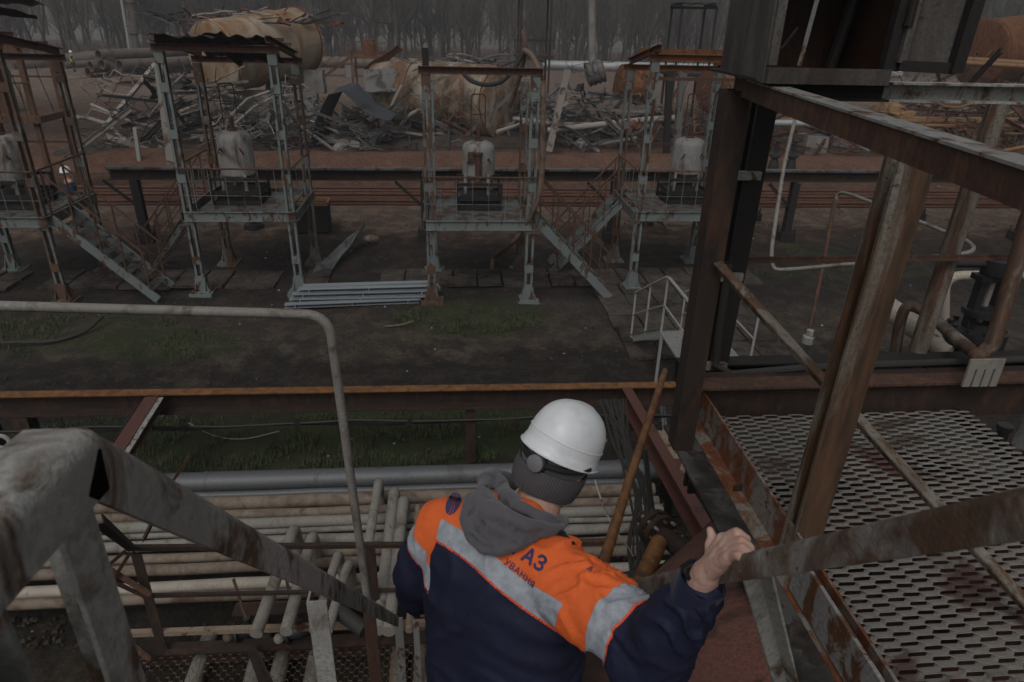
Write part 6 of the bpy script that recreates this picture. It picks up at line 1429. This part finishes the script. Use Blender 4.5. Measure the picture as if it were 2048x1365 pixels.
def badge():
    # slanted leaf cut by two pale wave lines
    mb = MB(); cx, cy = 906, 1008
    base = bvh.ray_cast(EYE, ray(cx, cy).normalized())[0]
    def put(x, y): h = bvh.ray_cast(EYE, ray(x, y).normalized()); return (Vector(h[0]) if h[0] else Dp(x, y, 1.8))-ray(x, y).normalized()*.0015
    n_ = 28
    for band, (a0, a1) in enumerate(((-1.0, -.20), (-.12, .16), (.24, 1.0))):
        rows_ = []
        for i in range(n_+1):
            s = -1+2*i/n_; hw = 13.5*math.sqrt(max(0, 1-s*s))*(1-.10*s)
            wv = 3.2*math.sin(s*2.9); row_ = []
            for j in range(5):
                f = a0+(a1-a0)*j/4; x_ = f*13.5+(wv if band != 0 or j == 4 else wv*(j/4)) if not (band == 2 and j == 4) else f*13.5
                x_ = max(-hw, min(hw, x_)); y_ = s*24
                ca, sa = math.cos(R_(24)), math.sin(R_(24)); row_.append(put(cx+x_*ca-y_*sa, cy+x_*sa+y_*ca))
            rows_.append(row_)
        mb.add([p for r in rows_ for p in r], [(i*5+j, i*5+j+1, (i+1)*5+j+1, (i+1)*5+j) for i in range(n_) for j in range(4)])
    return mb.build('badge', M['print_blue'], jacket)
badge()
# --- trousers and boots
tb2 = MB()
for a, b_, c in ((hl, kl, fl_), (hr2, kr, fr_)): cone(tb2, a, b_, .125, .085, 18); cone(tb2, b_, c, .085, .07, 18)
cone(tb2, hl, hr2, .13, .13, 18)
tme = remesh(tb2, 'trousers', .01, 3); displace(tme, lambda c, n: .008*noise.noise(c*12)); finish(tme, 'trousers', M['trousers'], man)
for c in (fl_, fr_):
    b3 = MB(); cone(b3, c+Vector((0, 0, .03)), c+Vector((0, .17, -.02)), .056, .045, 14); cone(b3, c, c+Vector((0, 0, .12)), .055, .06, 14)
    finish(remesh(b3, 'boot', .008, 2), 'boot', M['black_cloth'], man)
# --- grey hood lying on the back
M['hood'] = cloth('charcoal_fleece', (.092, .088, .098), (.078, .075, .085), .95, 500, .25, .6)
hb_ = MB()
def D(x, y, t, r=.025):
    h = bvh.ray_cast(EYE, ray(x, y).normalized())
    return Dp(x, y, min(t, (Vector(h[0])-EYE).dot(FW)-r)) if h[0] else Dp(x, y, t)
rim = [D(975, 962, 1.90, .045), D(966, 984, 1.80, .05), D(982, 1008, 1.72, .055), D(1012, 1034, 1.67, .055), D(1050, 1052, 1.64, .05), D(1088, 1060, 1.65, .04), D(1114, 1054, 1.72), D(1124, 1042, 1.80)]
for a, b_ in zip(rim, rim[1:]): cone(hb_, a, b_, .019, .019, 14)
rim2 = [D(985, 955, 1.98), D(998, 966, 1.93), D(1012, 992, 1.86), D(1040, 1020, 1.80), D(1078, 1040, 1.78), D(1108, 1048, 1.80)]
for a, b_ in zip(rim2, rim2[1:]): cone(hb_, a, b_, .024, .022, 14)
front = [D(1122, 1047, 1.80), D(1118, 1046, 1.90)]
for a, b_ in zip(front, front[1:]): cone(hb_, a, b_, .018, .016)
front = [D(972, 962, 1.90), D(985, 955, 2.0), D(1020, 965, 2.05)]
for a, b_ in zip(front, front[1:]): cone(hb_, a, b_, .026, .03)
# pouch
pts = [(D(948, 1005, 1.76), .036), (D(940, 1038, 1.735), .034), (D(948, 1068, 1.70), .03), (D(968, 1092, 1.665), .027), (D(1000, 1097, 1.64), .025), (D(1034, 1084, 1.625), .026), (D(1064, 1066, 1.63), .028)]
for (a, ra), (b_, rb_) in zip(pts, pts[1:]): cone(hb_, a, b_, ra*.82, rb_*.82, 14)
ell(hb_, D(988, 1048, 1.715, .012), ((D(1050, 1070, 1.66)-D(940, 1000, 1.78)).normalized(), u_, bk), (.085, .056, .028))
ell(hb_, D(1030, 1062, 1.68, .010), (s_, u_, bk), (.06, .035, .024))
ell(hb_, D(962, 1020, 1.76, .010), (s_, u_, bk), (.04, .05, .026))
hme = remesh(hb_, 'hood', .004, 4, .5)
def groove(c, pts_, w_, dep):
    best = 9
    for a, b_ in zip(pts_, pts_[1:]):
        ab = b_-a; tt = max(0, min(1, (c-a).dot(ab)/ab.length_squared)); d = (c-(a+ab*tt)); d = d-bk*d.dot(bk); best = min(best, d.length)
    return -dep*math.exp(-(best/w_)**2)
g1 = [D(992, 1022, 1.7), D(972, 1050, 1.68), D(957, 1070, 1.68)]; g2 = [D(957, 1070, 1.68), D(990, 1088, 1.66), D(1040, 1078, 1.62), D(1080, 1066, 1.62)]; g3 = [D(975, 975, 1.8), D(985, 1003, 1.75), D(1020, 1030, 1.68), D(1060, 1052, 1.64)]; g4 = [D(958, 1000, 1.8), D(992, 1030, 1.7), D(1050, 1062, 1.62)]
g5 = [D(1062, 1010, 1.76), D(1075, 1022, 1.74), D(1092, 1030, 1.74)]; g6 = [D(1105, 1040, 1.75), D(1098, 1058, 1.68)]
displace(hme, lambda c, n: groove(c, g1, .010, .016)+groove(c, g2, .011, .014)+groove(c, g3, .007, .013)+groove(c, g4, .004, .003)+groove(c, g5, .006, .008)+groove(c, g6, .004, .004)+.003*noise.noise(c*14)+.0012*noise.noise(c*45))
hood = finish(hme, 'hood', M['hood'], man)
# dark collar flap of the jacket
cl = MB(); cone(cl, D(1122, 1070, 1.70, .01), D(1148, 1088, 1.72, .005), .010, .005); cone(cl, D(1108, 1064, 1.70, .01), D(1124, 1070, 1.70, .01), .012, .012)
finish(remesh(cl, 'collar', .004, 2), 'collar', M['black_cloth'], man)
# --- beanie with turned-up band
bb = MB()
def hp_(a, b_, c): return head_c+hr_*a+hf*b_+hu*c
M['beanie'] = cloth('charcoal_knit', (.075, .072, .076), (.062, .06, .064), .95, 700, .3, .6)
ell(bb, hp_(0, -.006, .035), (hr_, hf, hu), (.094, .110, .098), 16)
bnr = remesh(bb, 'beanie', .004, 1)
displace(bnr, lambda c, n: .002*noise.noise(c*18)+.0018*math.sin((c-head_c).dot(hu)*160)*.4)
finish(bnr, 'beanie', M['beanie'], man)
def bandP(u, v):
    th = u*6.28318; r1, r2 = .0985, .1145; z = -.052+v*.072+.006*math.cos(th)-.004
    bul = .004*math.sin(v*math.pi)
    k_ = 1+.0; return hp_((r1+bul-.006*(1-v))*math.sin(th), -.006+(r2+bul-.008*(1-v))*-math.cos(th), z-.018*(1+math.cos(th))*.5+ .002*math.sin(th*3))
bn = MB().sheet(bandP, 96, 12, .006); 
m, t, b = new_mat('ribbed_knit'); mp = coords(t); n1 = noise_n(t, mp, 500, 2)
at = t.nodes.new('ShaderNodeAttribute'); at.attribute_name = 'rib'; sn_ = nd(t, 'ShaderNodeMath', operation='SINE'); t.links.new(at.outputs['Fac'], sn_.inputs[0])
t.links.new(mix(t, n1.outputs[0], (.078, .074, .078), (.058, .055, .059)), b.inputs['Base Color']); b.inputs['Roughness'].default_value = .95
bp = t.nodes.new('ShaderNodeBump'); bp.inputs['Strength'].default_value = .5; bp.inputs['Distance'].default_value = .002; t.links.new(sn_.outputs[0], bp.inputs['Height']); t.links.new(bp.outputs[0], b.inputs['Normal'])
o = bn.build('beanie_band', m, None, True)
th = [math.atan2((Vector(v.co)-head_c).dot(hr_), (Vector(v.co)-head_c).dot(hf)) for v in o.data.vertices]; attr(o.data, 'rib', np.array(th)*95)
co = get_co(o.data)-np.array(man.location)[None]; set_co(o.data, co); o.parent = man
# short hair at the nape, beard on the jaw
M['hair'] = cloth('brown_hair', (.07, .04, .022), (.05, .028, .016), .8, 300, .6)
be = MB(); ell(be, hp_(.018, .062, -.088), (hr_, hf, hu), (.048, .05, .036))
displace_me = remesh(be, 'beard', .004, 2); displace(displace_me, lambda c, n: .0025*noise.noise(c*120)); finish(displace_me, 'beard', M['hair'], man)
# --- hard hat
m, t, b = new_mat('white_abs_plastic'); mp = coords(t); n1 = noise_n(t, mp, 14, 6, .6); n2 = noise_n(t, mp, 70, 4)
t.links.new(mix(t, ramp(t, n1.outputs[0], .5, .75).outputs[0], (.62, .64, .66), (.50, .515, .53)), b.inputs['Base Color']); b.inputs['Roughness'].default_value = .38
bp = t.nodes.new('ShaderNodeBump'); bp.inputs['Strength'].default_value = .08; bp.inputs['Distance'].default_value = .001; t.links.new(n2.outputs[0], bp.inputs['Height']); t.links.new(bp.outputs[0], b.inputs['Normal'])
M['helmet'] = m
HC = hp_(.0, .008, .060)                                           # centre of the rim
hu2 = (hu*.985+hf*.10).normalized(); hf2 = (hf-hu2*hf.dot(hu2)).normalized(); hr3 = hf2.cross(hu2).normalized()
def hatP(u, v, off=0):
    th = u*6.28318; cx, cy = math.sin(th), math.cos(th)          # cy=1: front
    a, l = .104, .128
    if v < .84:
        ph = (v/.84)*math.pi/2; rr = math.sin(ph)**.86; z = .130*math.cos(ph)**.82
        k_ = 1.0
        ridge = .008*math.exp(-(cx*a*rr/.024)**4)*(math.sin(ph)**.6)*(1 if v < .62 else max(0, 1-(v-.62)/.16))
        z += ridge*math.cos(ph); x, y = a*rr*cx, l*rr*cy
        x *= 1+.0; 
    else:
        f = (v-.84)/.16; br = .006+.040*max(0, cy)**3+.004*max(0, -cy)**2
        x, y = (a+br*f)*cx, (l+br*f)*cy; z = -.016*f-.010*f*max(0, cy)**2*2-.007*f*f
        if f < .25: z = -.016*f
    if off: x *= .97; y *= .97; z -= off
    return HC+hr3*x+hf2*y+hu2*z
hat = MB().sheet(lambda u, v: hatP(u, 1-v), 96, 48, -.0)if False else MB()
n_u, n_v = 96, 50
g_ = MB().grid(lambda u, v: hatP(u, v), n_u, n_v); g_in = MB().grid(lambda u, v: hatP(u, v, .004), n_u, n_v)
N_ = len(g_.v); fs = list(g_.f)+[tuple(N_+i for i in f[::-1]) for f in g_in.f]; Wd = n_u+1
for i in range(n_u): a_ = n_v*Wd+i; fs.append((a_, a_+1, N_+a_+1, N_+a_))
hat.add(g_.v+g_in.v, fs)
hh = hat.build('hard_hat', M['helmet'], man, True)
# raised bead around the shell, side slot, brim edge
bead = [hatP(i/96, .765)+(hatP(i/96, .765)-HC).normalized()*.0006 for i in range(97)]; MB().tube(bead, .0016, 6, caps=False).build('bead', M['helmet'], hh, True)
edge = [hatP(i/96, 1.0) for i in range(97)]; MB().tube(edge, .0028, 7, caps=False).build('brim_edge', M['helmet'], hh, True)
sl0 = hatP(.20, .60); nn = (sl0-HC).normalized()
MB().box((0, 0, 0), (.03, .009, .006)).v
mb = MB(); ex = (hatP(.17, .61)-hatP(.23, .61)).normalized(); ez = nn; ey = ez.cross(ex)
mb.add([sl0+ex*x*.016+ey*y*.0035+ez*z*.003 for z in (-1, 1) for y in (-1, 1) for x in (-1, 1)], [(0, 2, 3, 1), (4, 5, 7, 6), (0, 1, 5, 4), (1, 3, 7, 5), (3, 2, 6, 7), (2, 0, 4, 6)])
mb.build('side_slot', M['scrap_pale'], hh)
# suspension strap and ratchet knob at the back
M['strap'] = cloth('black_plastic', (.02, .02, .022), (.015, .015, .016), .5, 30, 0, 0)
M['knob'] = cloth('grey_plastic_knob', (.17, .17, .18), (.14, .14, .15), .5, 30, .1, 0)
sp_ = [hp_(.104*math.sin(x), -.004-.116*math.cos(x), .026+.022*(1-math.cos(x))) for x in [(-1.5+3.0*i/20) for i in range(21)]]
MB().tube(sp_, .0075, 8).build('headband', M['strap'], hh, True)
kc = hp_(0, -.124, .022); kn = (-hf-hu*.12).normalized()
MB().lathe([(0, -.012), (.028, -.012), (.028, -.002), (.024, .0)], kc, kn, 28).build('ratchet_housing', M['strap'], hh, True)
MB().lathe([(0, -.002), (.0225, -.002), (.0235, .001), (.0235, .009), (.021, .011), (0, .012)], kc, kn, 36).build('ratchet_knob', M['knob'], hh, True)
# cuff tab
patch(1379, 1140, 26, 36, R_(-32), 'black_cloth', 'cuff_tab', jacket, .006)
# haze
hb = MB().box((20, 105, 17), (640, 330, 36))
hm = bpy.data.materials.new('mist'); hm.use_nodes = True; t = hm.node_tree; t.nodes.remove(t.nodes['Principled BSDF'])
pv = t.nodes.new('ShaderNodeVolumePrincipled'); pv.inputs['Color'].default_value = (.82, .84, .87, 1); pv.inputs['Density'].default_value = .0012; pv.inputs['Anisotropy'].default_value = 0
t.links.new(pv.outputs[0], t.nodes['Material Output'].inputs['Volume'])
tag(hb.build('haze', hm), 'thin grey mist over the whole yard and wood', 'haze', kind='stuff')
